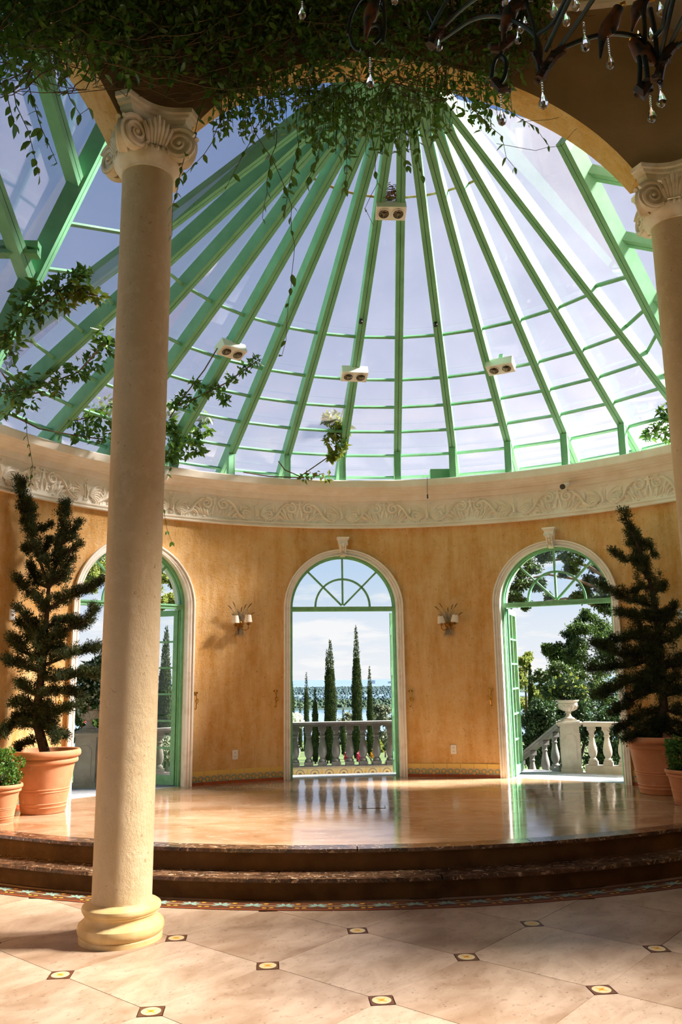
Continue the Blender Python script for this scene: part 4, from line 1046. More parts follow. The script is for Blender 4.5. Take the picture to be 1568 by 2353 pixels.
# --- right door: trees and shrubs around the stair
shrub_px('shade_tree', [(1190, 1345, 26), (1215, 1300, 26), (1180, 1375, 18), (1255, 1275, 26), (1300, 1262, 26), (1235, 1340, 20), (1205, 1385, 15), (1345, 1275, 26), (1385, 1310, 26), (1310, 1310, 18), (1360, 1345, 24), (1400, 1350, 24), (1330, 1375, 16), (1410, 1390, 26), (1265, 1375, 12), (1385, 1385, 22)], 15, G_TREE, 2000, .05, 'big shade tree whose branches fill the right fanlight', cat='tree', bark=BARKP, trunk=False, sub=9)
t_ = B(); tp0 = on_dist(1445, 1640, 15.5)
for q in ([(1445, 1640), (1440, 1500), (1425, 1400), (1405, 1335), (1385, 1290), (1340, 1255)], [(1425, 1400), (1370, 1350), (1320, 1330), (1260, 1320), (1215, 1330)], [(1405, 1335), (1350, 1300), (1290, 1285), (1240, 1290)], [(1430, 1420), (1395, 1400), (1350, 1385), (1300, 1375), (1240, 1385)]):
    m = len(q); t_.tube([on_dist(u, v, 15.2) for u, v in q], [.10*(1-.75*i/m) if q[0][1] == 1640 else .035*(1-.7*i/m) for i in range(m)], 8)
for o in COL.objects:
    if o.name.startswith('shade_tree'): t_.build('branches', BARKP, o, True); break
shrub_px('garden_tree', [(1305, 1470, 28), (1330, 1440, 26), (1290, 1500, 26), (1345, 1490, 34), (1320, 1520, 30), (1270, 1515, 20), (1375, 1450, 34), (1390, 1510, 40), (1350, 1420, 22), (1265, 1490, 14), (1420, 1470, 40)], 17, G_TREE, 2200, .05, 'leafy tree standing against the sky in the right door', cat='tree', bark=BARKP, sub=8, trunk_r=.03)
shrub_px('laurel_shrub', [(1205, 1520, 13), (1215, 1510, 12), (1200, 1540, 14), (1210, 1570, 20), (1205, 1610, 22), (1210, 1650, 22), (1235, 1600, 20)], 19, G_LIME, 1500, .05, 'yellow green shrub beside the right door leaf', sub=8)
shrub_px('garden_shrub', [(1290, 1550, 26), (1320, 1565, 28), (1260, 1560, 24), (1350, 1570, 30), (1240, 1560, 18), (1280, 1590, 28), (1330, 1600, 30), (1380, 1600, 40), (1420, 1560, 40)], 15.5, G_TREE, 2000, .045, 'broad sunlit shrub in the middle of the right door', flowers=(G_WHITE, 60, .04), sub=10)
shrub_px('dark_shrub', [(1250, 1630, 30), (1230, 1680, 34), (1270, 1680, 30), (1215, 1720, 34), (1250, 1730, 34), (1290, 1640, 28), (1290, 1720, 30)], 14.2, G_DARK, 2200, .05, 'dark dense shrub below the stair balustrade', sub=10)
shrub_px('dark_shrub', [(1350, 1640, 34), (1390, 1650, 36), (1430, 1650, 36), (1350, 1690, 32), (1390, 1710, 36), (1430, 1710, 36), (1370, 1745, 32), (1420, 1750, 36)], 14.2, G_DARK, 2200, .05, 'dark dense shrub behind the balustrade right of the urn', sub=10)
cyp_px(1217, 1525, 16.5, 11, 'thin dark cypress beside the right door leaf', n=1200)
# urn plantings
def planting(name, base, cl, mat, n, L, label, **k):
    c3 = [((base[0]+x, base[1]+y, base[2]+z), r) for x, y, z, r in cl]; return bush(name, base, c3, mat, n, L, L*.42, label, cat='plant', trunk_r=.012, **k)
planting('urn_plant', (pdr.x, pdr.y, zu_r), [(0, 0, .14, .13), (-.16, .03, .18, .13), (.13, .03, .17, .13), (-.24, .05, .12, .10), (.02, 0, .25, .12), (.20, .05, .10, .08)], G_DARK, 420, .045, 'dark trailing plant growing in the right urn', flowers=(G_LIME, 20, .06))
planting('urn_plant', (pdl.x+.02, pdl.y, zu_l), [(0, 0, .14, .16), (-.12, 0, .3, .15), (.10, 0, .28, .17), (.0, 0, .42, .15), (.12, 0, .5, .12), (-.05, -.1, .05, .1), (.16, -.05, .1, .12)], G_TREE, 260, .085, 'pale flowering plant growing in the left urn', flowers=(G_WHITE, 120, .05))
# --- left door
shrub_px('garden_tree', [(185, 1300, 26), (200, 1275, 24), (215, 1325, 26), (240, 1300, 26), (180, 1340, 20), (205, 1350, 22), (380, 1300, 22), (395, 1335, 14), (375, 1330, 14), (385, 1378, 16), (400, 1385, 10), (372, 1388, 14), (300, 1290, 40), (280, 1360, 30), (340, 1350, 30)], 14, G_LIME, 1300, .045, 'yellow green tree filling the fanlight of the left door', cat='tree', bark=BARK, sub=9, trunk_r=.03)
shrub_px('rose_shrub', [(200, 1630, 16), (212, 1612, 14), (190, 1650, 16), (225, 1640, 20), (240, 1610, 22), (215, 1660, 18), (250, 1680, 26), (182, 1690, 12), (250, 1740, 26), (178, 1740, 10)], 12.6, G_TREE, 420, .06, 'rose shrub with red blooms behind the left urn', flowers=(G_RED, 8, .07))
cyp_px(383, 1440, 20, 32, 'tall cypress seen through the glazed leaf of the left door', n=2600)
cyp_px(402, 1530, 24, 14, 'shorter cypress beside the tall one behind the left door leaf', n=1000)
cyp_px(350, 1500, 23, 22, 'cypress hidden mostly by the near column in the left door', n=1400)
shrub_px('garden_shrub', [(380, 1720, 24), (400, 1740, 22), (365, 1735, 20), (392, 1760, 22)], 16, G_OLIVE, 600, .06, 'grey leaved shrub low behind the left door leaf')
# ================================================================== terracotta pots and their plants
def terracotta():
    m = Mat('terracotta'); c = m.mix(m.noise(4, 5, .6, lo=.35, hi=.65), lin('C48B66'), lin('B47852'))
    c = m.mix(m.mul(m.noise(9, 5, .7, lo=.6, hi=.75), .5), c, lin('D9B096')); m.set(col=c, rough=.7, spec=.3); return m.m
TERRA = terracotta(); SOIL = simple('soil', '3A2A1C', .95, '5A4A2C', 20, bump=.6, bscale=40, bd=.02)
def pot(x, y, s, label, group):
    e = empty('terracotta_pot', (x, y, ZS+.001)); tag(e, label, 'pot', group)
    pr = [(.0, 0), (.205, 0), (.212, .006), (.222, .055), (.226, .06), (.222, .068), (.226, .09), (.231, .095), (.227, .103), (.242, .20), (.248, .206), (.243, .214), (.246, .225), (.251, .232), (.247, .24), (.287, .47), (.292, .475), (.312, .478), (.318, .49), (.316, .512), (.308, .522), (.318, .53), (.335, .54), (.342, .555), (.340, .585), (.330, .60), (.312, .602), (.302, .595), (.296, .56), (.288, .52)]
    b = B(); b.lathe([(r*s, z*s) for r, z in pr], 44, cap=False); b.build('vessel', TERRA, e, 35, world=False)
    b = B(); n = 18; b.lathe([(.29*s, .53*s), (.2*s, .545*s), (.08*s, .55*s), (.0, .555*s)], n, cap=False); b.build('soil', SOIL, e, True, world=False)
    return e, ZS+.555*s
def polyline_pts(pts, step):
    out = []
    for a, b in zip(pts[:-1], pts[1:]):
        L = (b-a).length; n = max(1, int(L/step)); out += [a.lerp(b, i/n) for i in range(n)]
    return out+[pts[-1]]
def conifer(base, ytrunk, trunk, branches, label, dens=1.0, tuft=.085):
    e = empty('potted_conifer', base); tag(e, label, 'conifer', 'potted conifers'); B0 = Vector(base)
    def inside(p):
        r_ = hypot(p.x-AX, p.y-AY); return p if r_ < RW-.12 else Vector((AX+(p.x-AX)*(RW-.12)/r_, AY+(p.y-AY)*(RW-.12)/r_, p.z))
    def P3(q, dep=0.0): return [inside(on_y(u, v, ytrunk+dep*i/max(1, len(q)-1))) for i, (u, v) in enumerate(q)]
    tr = P3(trunk); tr[0] = B0; b = B(); m = len(tr); b.tube(tr, [.055*(1-.8*i/m) for i in range(m)], 8); b.build('trunk', BARK, e, True)
    centers = []; wood = B()
    for q, rad in branches:
        dep = RNG.uniform(-.18, .18); pts = P3(q, dep); m = len(pts); wood.tube(pts, [.020*(1-.75*i/m) for i in range(m)], 6)
        pp = polyline_pts(pts, .055)
        for i, p in enumerate(pp):
            t = i/max(1, len(pp)-1)
            if t < .22 and q[0] in trunk: continue
            k = 6 if rad > .8 else 4
            for _ in range(k):
                o = Vector(rdir(1)[0])*(tuft*rad*RNG.uniform(.25, 1.7)*(1.2-.65*t)); o.z = abs(o.z)*.9-.02; c = p+o; rr_ = hypot(c.x-AX, c.y-AY)
                if rr_ > RW-.16: c = Vector((AX+(c.x-AX)*(RW-.16)/rr_, AY+(c.y-AY)*(RW-.16)/rr_, c.z))
                centers.append((c, (pts[-1]-pts[0]).normalized(), rad))
                if RNG.uniform() < .3: wood.tube([p, c], [.006, .003], 4)
    wood.build('branches', BARK, e)
    n = int(110*dens); Ps, Ds, Ns, Ls = [], [], [], []
    for c, d, rad in centers:
        u = rdir(n, .45); u = u*.85+np.array(d)*.35+np.array([0, 0, .25]); r = RNG.uniform(0, 1, (n, 1))
        Ps.append(np.array(c)+u*r*tuft*.75*(.6+.4*rad)); Ds.append(u+rdir(n)*.4); Ns.append(rdir(n)); Ls.append(RNG.uniform(.014, .032, n))
    Ps, Ds, Ns, Ls = map(np.concatenate, (Ps, Ds, Ns, Ls)); V, Fq = leaf_geo(Ps, Ds, Ns, Ls, Ls*.26); npmesh('foliage', V, Fq, G_CON, e)
    return e
pxL, pyL = -3.02, 8.62; POTL, zL = pot(pxL, pyL, 1.0, 'large terracotta pot of the left conifer beside the left door', 'large terracotta pots')
trL = [(72, 1742), (82, 1650), (98, 1530), (106, 1430), (112, 1350)]
brL = [([(112, 1350), (92, 1290), (70, 1225), (52, 1165), (38, 1108)], 1.0), ([(112, 1350), (132, 1290), (146, 1225), (150, 1158)], .95), ([(106, 1405), (150, 1375), (195, 1358), (235, 1335)], .85), ([(108, 1400), (70, 1365), (30, 1335)], 1.0),
       ([(70, 1225), (95, 1215), (112, 1208)], .6), ([(80, 1260), (50, 1265), (22, 1262)], .7), ([(60, 1190), (30, 1200), (10, 1205)], .6), ([(88, 1290), (110, 1250), (112, 1240)], .6), ([(140, 1250), (165, 1235), (180, 1202)], .55), ([(135, 1280), (165, 1262), (180, 1252)], .55), ([(60, 1200), (75, 1165), (64, 1152)], .6),
       ([(112, 1350), (85, 1340), (45, 1305)], .9), ([(115, 1345), (140, 1330), (158, 1290)], .9), ([(112, 1350), (118, 1310), (105, 1290)], .9), ([(100, 1470), (60, 1440), (15, 1435)], 1.0), ([(102, 1460), (50, 1410), (40, 1398)], .8),
       ([(100, 1480), (150, 1450), (205, 1425), (212, 1400)], 1.0), ([(104, 1440), (150, 1425), (190, 1440)], .9), ([(98, 1530), (160, 1505), (225, 1490)], 1.0), ([(98, 1520), (40, 1490), (-25, 1470)], 1.15), ([(96, 1545), (30, 1525), (-40, 1525)], 1.2), ([(94, 1560), (150, 1560), (200, 1545), (225, 1555)], .95),
       ([(90, 1590), (140, 1590), (185, 1600)], 1.0), ([(88, 1600), (50, 1580), (45, 1575)], .9), ([(86, 1630), (30, 1615), (-20, 1620)], 1.2), ([(84, 1640), (130, 1640), (165, 1625)], 1.05), ([(82, 1660), (120, 1680), (150, 1690)], 1.0), ([(80, 1670), (40, 1660), (10, 1690)], 1.1), ([(82, 1655), (20, 1650), (-30, 1660)], 1.1), ([(86, 1620), (110, 1650), (128, 1700)], .9), ([(98, 1500), (120, 1480), (140, 1500)], .95), ([(76, 1705), (40, 1712), (18, 1722)], .6), ([(100, 1500), (80, 1450), (60, 1470)], 1.0)]
conifer((pxL, pyL, zL-.02), pyL, trL, brL, 'tall open conifer with two pointed tops in the left pot', 1.0, .078)
pxR, pyR = 3.44, 9.36; POTR, zR = pot(pxR, pyR, 1.0, 'large terracotta pot of the right conifer beside the right door', 'large terracotta pots')
trR = [(1530, 1718), (1526, 1620), (1518, 1500), (1508, 1410), (1495, 1340), (1475, 1275)]
brR = [([(1475, 1275), (1462, 1240), (1446, 1205), (1433, 1180)], .75), ([(1485, 1300), (1465, 1250), (1455, 1230)], 1.0), ([(1475, 1275), (1440, 1290), (1408, 1265)], .65), ([(1470, 1245), (1495, 1255), (1502, 1275)], .6), ([(1490, 1330), (1470, 1300), (1460, 1290)], .95), ([(1500, 1370), (1520, 1345), (1530, 1355)], .8), ([(1505, 1395), (1450, 1378), (1400, 1355), (1382, 1345)], .9), ([(1495, 1350), (1475, 1350), (1458, 1360)], .85),
       ([(1510, 1420), (1470, 1420), (1430, 1410)], .9), ([(1512, 1430), (1540, 1410), (1550, 1395)], .9), ([(1516, 1470), (1450, 1465), (1400, 1480)], 1.1), ([(1518, 1490), (1440, 1510), (1370, 1480)], 1.1), ([(1520, 1510), (1450, 1530), (1365, 1540)], 1.2), ([(1518, 1480), (1555, 1460), (1575, 1440)], 1.1), ([(1522, 1550), (1440, 1570), (1380, 1600)], 1.2), ([(1522, 1540), (1560, 1520), (1590, 1510)], 1.2), ([(1524, 1580), (1470, 1600), (1410, 1640)], 1.1), ([(1524, 1600), (1565, 1590), (1600, 1580)], 1.2), ([(1526, 1620), (1470, 1650), (1420, 1680)], 1.0), ([(1526, 1630), (1560, 1640), (1590, 1650)], 1.2), ([(1528, 1650), (1480, 1680), (1440, 1700)], 1.0), ([(1528, 1660), (1560, 1690), (1590, 1700)], 1.1), ([(1528, 1670), (1500, 1690), (1490, 1705)], 1.0), ([(1518, 1500), (1490, 1480), (1470, 1440)], 1.0), ([(1520, 1530), (1490, 1560), (1470, 1590)], 1.1), ([(1516, 1460), (1530, 1430), (1520, 1420)], 1.0), ([(1524, 1590), (1540, 1570), (1550, 1560)], 1.1)]
conifer((pxR, pyR, zR-.02), pyR, trR, brR, 'dark leaning conifer with a single top in the right pot', 1.0, .084)
def small_shrub(x, y, lab_pot, lab):
    o, z = pot(x, y, .56, lab_pot, 'small terracotta pots')
    cl = []
    for k in range(26):
        u = rdir(1)[0]; cl.append(((x+u[0]*.15, y+u[1]*.15, z+.17+u[2]*.14), .055))
    return bush('box_shrub', (x, y, z), cl, G_BOX, 120, .026, .016, lab, 'shrub', 'small box shrubs', trunk_r=.008)
pS = on_z(-4, 1892, ZS); small_shrub(pS.x-.03, pS.y+.10, 'small terracotta pot in front of the large left pot', 'small clipped box shrub in front of the left conifer pot')
pS2 = on_z(1586, 1852, ZS); small_shrub(pS2.x+.02, pS2.y+.10, 'small terracotta pot in front of the large right pot', 'small clipped box shrub in front of the right conifer pot')

# ================================================================== wall sconces
SHADE = Mat('lamp_shade').set(col=lin('EFE0CC'), rough=.85, spec=.1).m
GILT = simple('old_gilt', '8A5A22', .35, 'B8863C', 30, metal=.8); WHEAT = simple('pale_wheat_metal', 'A8A28E', .5, '857C66', 25, metal=.2); EAR = simple('brown_wheat_ear', '6A4A26', .6, '8A6535', 30)
def sconce(u, v, label, tilt=0.0, seed=1):
    p = on_cyl(u, v); a = atan2(p.x-AX, p.y-AY); e = empty('wall_sconce', pol(AX, AY, RW-.004, a, p.z), -a); tag(e, label, 'wall lamp', 'wheat sheaf sconces'); R = random.Random(seed)
    def bd(b, n, m, s=True): return b.build(n, m, e, s, world=False)
    b = B(); Mx = Matrix.Rotation(pi/2, 3, 'X')
    b.ball((0, -.03, 0), .045, 14, 8, (1, .55, 1.1)); 
    for k in range(10): t = 2*pi*k/10; b.ball((.045*cos(t), -.035, .045*sin(t)), .015, 7, 5, (1, .7, 1))
    bd(b, 'rosette', GILT)
    st_ = B()
    tops = [(-.13, .20), (-.085, .235), (-.05, .19), (.0, .17), (.03, .15), (.06, .21), (.105, .225), (.12, .14), (.15, .12), (-.105, .16), (.085, .17)]
    for k, (tx, tz) in enumerate(tops):
        tx += R.uniform(-.01, .01); bx = -tx*.35+R.uniform(-.012, .012); pts = []
        for i in range(9):
            s = i/8; z = -.14+(tz+.14)*s; x = bx*(1-s)**1.5*(1 if s < .4 else 1)+tx*max(0, (s-.35)/.65)**1.7; y = -.03-.05*max(0, (s-.35)/.65)**1.3+R.uniform(-.002, .002); pts.append((x, y, z))
        st_.tube(pts, [.0035]*9, 5)
        d = Vector(pts[-1])-Vector(pts[-2]); d.normalize()
        if k in (0, 1, 5, 6, 8, 3): ears = B(); ears.tube([Vector(pts[-1])-d*.02, Vector(pts[-1])+d*.02+Vector((0, 0, .004)), Vector(pts[-1])+d*.06-Vector((0, 0, .008))], [.005, .008, .002], 6); bd(ears, 'wheat_ear', EAR)
    for k in range(8):
        x = -.07+.02*k+R.uniform(-.006, .006); st_.tube([(x*.25, -.035, -.03), (x*.6, -.045, -.09), (x, -.04, -.165)], [.004, .004, .003], 5)
    for k, (lx, lz) in enumerate(((-.12, .13), (-.03, .16), (.05, .12))):
        st_.loft([[Vector((lx*.2-.008, -.04, 0)), Vector((lx*.2+.008, -.04, 0))], [Vector((lx*.6-.018, -.06, lz*.7)), Vector((lx*.6+.018, -.055, lz*.7))], [Vector((lx*.9-.015, -.07, lz)), Vector((lx*.9+.012, -.068, lz))], [Vector((lx*1.2, -.08, lz*.92)), Vector((lx*1.2+.002, -.08, lz*.92))]], False, False)
    bd(st_, 'wheat_stems', WHEAT)
    for sx, dx, dz in ((-1, -.085, -.0), (1, .085, .012)):
        y = -.13
        ar = B(); pts = [(sx*.01, -.04, -.02), (sx*.03, -.075, -.075), (sx*.06, -.11, -.085), (dx+sx*.005, y, -.06), (dx, y, -.025+dz)]; ar.tube(pts, .0065, 7)
        ar.lathe([(.0, -.028+dz), (.012, -.028+dz), (.032, -.016+dz), (.028, -.012+dz), (.012, -.012+dz), (.011, .01+dz), (.0, .01+dz)], 14, (dx, y, 0)); a_o = bd(ar, 'arm', GILT)
        Mt = Matrix.Rotation(tilt*sx if tilt else 0, 3, 'Y'); sh = B(); pr = [(.050, 0), (.052, .002), (.036, .094), (.034, .094), (.034, .092), (.049, .002)]
        n = 22; rings = [[Vector((dx, y, .004+dz))+Mt @ Vector((r*cos(2*pi*j/n), r*sin(2*pi*j/n), z)) for j in range(n)] for r, z in pr]
        sh.loft(rings, True, False); bd(sh, 'lamp_shade', SHADE, 50)
    return e
sconce(549, 1434, 'sunlit wheat sheaf sconce with two shades left of the centre door', 0, 3)
sconce(1032, 1434, 'shaded wheat sheaf sconce with two tilted shades right of the centre door', .12, 8)

# ================================================================== switches, sockets, brass hold-backs
def wall_frame(u, v, off=.004): 
    p = on_cyl(u, v); a = atan2(p.x-AX, p.y-AY); return pol(AX, AY, RW-off, a, p.z), -a
def plate(name, u, v, label, cat, kind):
    p, rz = wall_frame(u, v); e = empty(name, p, rz); tag(e, label, cat); 
    b = B(); b.box((0, -.004, 0), (.072, .012, .115)); b.box((0, -.0105, 0), (.064, .002, .107)); b.build('cover', WHITEP, e, world=False)
    for z in ((.022, -.022) if kind == 'socket' else (.0,)):
        b = B()
        if kind == 'socket':
            b.box((0, -.0125, z), (.034, .003, .026)); 
            o = b.build('outlet', WHITEP, e, world=False); h = B()
            for x in (-.008, 0, .008): h.box((x, -.0145, z), (.004, .002, .006))
            h.build('pin_holes', BLACKP, o, world=False)
        else:
            b.box((0, -.013, z), (.026, .006, .016)); b.build('rocker', simple('switch_brown', '8A6A4A', .4), e, world=False)
plate('wall_socket', 540, 1734, 'white double socket low on the wall left of the centre door', 'socket', 'socket')
plate('wall_socket', 1043, 1722, 'white double socket low on the wall right of the centre door', 'socket', 'socket')
plate('light_switch', 27, 1413, 'white switch plate on the far left wall behind the conifer', 'switch', 'switch')
plate('light_switch', 1566, 1411, 'white switch plate on the far right wall behind the conifer', 'switch', 'switch')
def holdback(u, v, label, fl=1):
    p, rz = wall_frame(u, v); e = empty('door_holdback', p, rz); tag(e, label, 'door hook', 'brass door holdbacks')
    b = B(); b.box((0, -.008, .0), (.052, .016, .02)); b.ball((0, -.016, 0), .012, 8, 6); b.build('mount', BRASS, e, 40, world=False)
    b = B(); b.tube([(0, -.018, -.005), (.006*fl, -.022, -.05), (.012*fl, -.026, -.085)], .0045, 6); 
    for t in range(12): pass
    b.tube([(.012*fl+.02*cos(2*pi*t/12), -.026, -.10+.026*sin(2*pi*t/12)) for t in range(13)], .005, 6)
    b.tube([(.008*fl, -.026, -.125), (.002*fl, -.026, -.165), (.004*fl, -.028, -.19), (-.008*fl, -.032, -.20), (-.018*fl, -.034, -.185)], [.007, .006, .006, .006, .004], 6); b.ball((.01*fl, -.028, -.10), .012, 7, 5); b.build('hook', BRASS, e, 50, world=False)
for u, v, l, f_ in ((449, 1592, 'brass hook beside the right jamb of the left door', 1), (633, 1588, 'brass hook beside the left jamb of the centre door', 1), (944, 1588, 'brass hook beside the right jamb of the centre door', 1), (1128, 1585, 'brass hook beside the left jamb of the right door', -1), (132, 1593, 'brass hook beside the left jamb of the left door', 1)): holdback(u, v, l, f_)

# ================================================================== lamps under the glass roof and bits on the cornice
LENS = simple('lamp_reflector', '8C8272', .2, '4A4238', 40, metal=.7); BULB = simple('lamp_bulb', '8A7A62', .2)
def twin_lamp(u, v, i, label):
    """white box with two round spot lamps, its face turned down into the room"""
    p = on_cone(u, v, -.22); a = atan2(p.x-KX, p.y-KY); e = empty('twin_spotlight', p, -a); tag(e, label, 'spotlight', 'white twin spotlights'); w, d, h = .33, .17, .11
    Mt = Matrix.Rotation(radians(-24), 3, 'X')
    def T(q): return Mt @ Vector(q)
    b = B(); b.box((0, 0, 0), (w, d, h), Mt); b.build('housing', WHITEP, e, world=False)
    b = B(); b.beam(T((0, 0, h/2)), T((0, 0, h/2+.12)), .05, .03, (0, 1, 0)); b.build('bracket', GREEN, e, world=False)
    for sx in (-1, 1):
        M4 = Matrix.Translation(T((sx*w*.24, 0, -h/2))) @ Mt.to_4x4() @ Matrix.Rotation(pi, 4, 'X'); b = B(); n = 22
        def rr(r, z): return [M4 @ Vector((r*cos(2*pi*j/n), r*sin(2*pi*j/n), z)) for j in range(n)]
        b.loft([rr(.066, -.002), rr(.066, .006), (rr(.056, .008)), rr(.054, .004), rr(.03, .001), rr(.004, .0005)], True, False); o = b.build('reflector', LENS, e, 40, world=False)
        t = B(); t.loft([rr(.066, .0), rr(.066, .008), rr(.057, .009), rr(.056, .0)], True, False); t.build('trim_ring', WHITEP, o, world=False)
        t = B(); t.ball(M4 @ Vector((0, 0, .008)), .018, 10, 8); 
        for k in range(3): t.tube([M4 @ Vector((0, 0, .008)), M4 @ Vector((.052*cos(k*2.09+.4), .052*sin(k*2.09+.4), .007))], .0035, 5)
        t.build('bulb', BULB, o, world=False)
    return e
twin_lamp(898, 484, 0, 'white twin spotlight high under the middle of the glass roof')
twin_lamp(531, 803, -4, 'white twin spotlight on the left rafters of the glass roof')
twin_lamp(814, 859, -1, 'white twin spotlight low on the middle rafters')
twin_lamp(1151, 841, 2, 'white twin spotlight on the right rafters of the glass roof')
nst = B(); pn = on_cone(897, 448, -.12); R_ = random.Random(4)
for k in range(150):
    a = R_.uniform(0, 2*pi); rr = R_.uniform(.04, .10); z = R_.uniform(-.07, .08); a2 = a+R_.uniform(.6, 1.4)
    nst.tube([pn+Vector((rr*cos(a), rr*sin(a), z)), pn+Vector((rr*1.1*cos((a+a2)/2), rr*1.1*sin((a+a2)/2), z+R_.uniform(-.02, .02))), pn+Vector((rr*cos(a2), rr*sin(a2), z+R_.uniform(-.03, .03)))], .003, 4)
NEST = nst.build('bird_nest', simple('nest_straw', '6A4526', .9, '8A6238', 20), None, loc=pn); tag(NEST, 'brown straw bird nest behind the highest spotlight', 'nest')
def spot_small(u, v, label):
    p = on_cone(u, v, -.16); e = empty('small_spotlight', p); tag(e, label, 'spotlight', 'small black spotlights'); b = B(); b.tube([p+Vector((0, 0, .06)), p+Vector((0, -.02, .01))], .012, 7); b.build('bracket', DARKM, e)
    b = B(); b.tube([p+Vector((0, -.02, .015)), p+Vector((0, -.05, -.05)), p+Vector((0, -.055, -.06))], [.018, .026, .024], 10); b.build('lamp_head', BLACKP, e, 40)
spot_small(829, 735, 'small black spotlight on the rafter left of the middle one'); spot_small(1000, 742, 'small black spotlight on the rafter right of the middle one')
def on_corn(u, v, r=RW-.262): return on_cyl(u, v, AX, AY, r)
# security camera
pc = on_corn(1305, 1113, RW-.12); e = empty('security_camera', pc); tag(e, 'white security camera with dark lens below the cornice on the right', 'camera'); dr = Vector((-.55, -.55, -.30)).normalized()
b = B(); b.tube([pc-dr*.02, pc+dr*.13], .032, 14); b.build('body', WHITEP, e, 50)
b = B(); b.tube([pc+dr*.128, pc+dr*.15], [.034, .034], 14); b.build('lens_hood', BLACKP, e, 50)
b = B(); b.tube([pc-dr*.01, pc+Vector((.05, .06, .06))], .012, 8); b.tube([pc+Vector((.05, .06, .06)), pc+Vector((.06, .10, .08))], .03, 10); b.build('mount', WHITEP, e, 50)
# green junction box on the cornice and hanging cord with a plug
pj = on_corn(1014, 1096, RW-.10); e = empty('junction_box', pj); tag(e, 'green metal box standing on the cornice right of the middle post', 'electrical box')
b = B(); b.box((pj.x, pj.y, 4.20+.07), (.30, .12, .14)); b.build('case', GREEN, e); b = B(); b.box((pj.x, pj.y-.063, 4.20+.07), (.26, .006, .11)); b.build('lid', GREEN, e)
pq = on_corn(982, 1098, RW-.27); pe = on_corn(983, 1142, RW-.28); e = empty('hanging_cord', pe); tag(e, 'thin cord with a black plug hanging from the cornice', 'cord')
b = B(); b.tube([pq+Vector((0, .05, .02)), pq+Vector((0, -.01, .0)), pe+Vector((0, 0, .03))], .003, 5); b.build('cable', DARKM, e); b = B(); b.tube([pe+Vector((0, 0, .035)), pe-Vector((0, 0, .02))], [.008, .011], 8); b.build('plug', BLACKP, e)
pz = on_corn(378, 1090, RW-.24); e = empty('wall_speaker', pz); tag(e, 'pale speaker on the cornice just right of the near column', 'speaker')
b = B(); b.ball(pz, .07, 12, 8, (.9, .9, 1.35)); b.build('shell', WHITEP, e, True); b = B(); b.box(pz+Vector((.02, .07, .05)), (.05, .1, .04)); b.build('bracket', WHITEP, e)
# ================================================================== vines
def leaf_mesh(name, L, Wd, mat):
    """a folded, pointed leaf of eight faces, base at the origin, along +x"""
    xs = [0, .18, .45, .75, 1.0]; ws = [.04, .36, .5, .30, .0]; V = []; Fq = []
    for x, w in zip(xs, ws): V += [(x*L, w*Wd, .10*Wd*(w*2)-.16*L*x*x), (x*L, 0, -.16*L*x*x), (x*L, -w*Wd, .10*Wd*(w*2)-.16*L*x*x)]
    for i in range(4): a = 3*i; Fq += [(a, a+1, a+4, a+3), (a+1, a+2, a+5, a+4)]
    me = bpy.data.meshes.new(name); me.from_pydata(V, [], Fq); me.materials.append(mat); me.polygons.foreach_set('use_smooth', [True]*len(me.polygons)); return me
LEAFM = [leaf_mesh('leaf', .085, .040, G_VINE), leaf_mesh('leaf', .065, .036, G_VINE), leaf_mesh('leaf', .095, .05, G_VINE2)]
def strand(pts, label, every=.06, cat='vine', group='hanging vine strands', mats=(0, 1), pair=True, rr=.0035, skip=0, sz=1.0):
    """one hanging shoot: a stem and leaves that are objects of their own"""
    e = empty('vine_strand', pts[0]); tag(e, label, cat, group)
    b = B(); b.tube(pts, [rr*(1-.5*i/len(pts)) for i in range(len(pts))], 5); b.build('stem', STEM, e)
    pp = polyline_pts([Vector(p) for p in pts], every)[skip:]; R_ = random.Random(len(pts)*31+int(pts[0].x*1000))
    for i, p in enumerate(pp):
        for s in ((0, 1) if pair else (0,)):
            if R_.random() < .22: continue
            me = LEAFM[R_.choice(mats)]; a = R_.uniform(0, 2*pi)
            shared('leaf', me, e, p-Vector(pts[0]), rot=(R_.uniform(-.7, .7), R_.uniform(.35, 1.35), a), scale=R_.uniform(.65, 1.15)*sz)
    return e
def vcyl(u, v, off=.35): return on_cyl(u, v, CX, CY, CR-off)
def vpts(q, off=.35, wob=.012):
    p = [vcyl(u, v, off) for u, v in q]; out = polyline_pts(p, .10); return [x+Vector(rdir(1)[0])*wob for x in out]
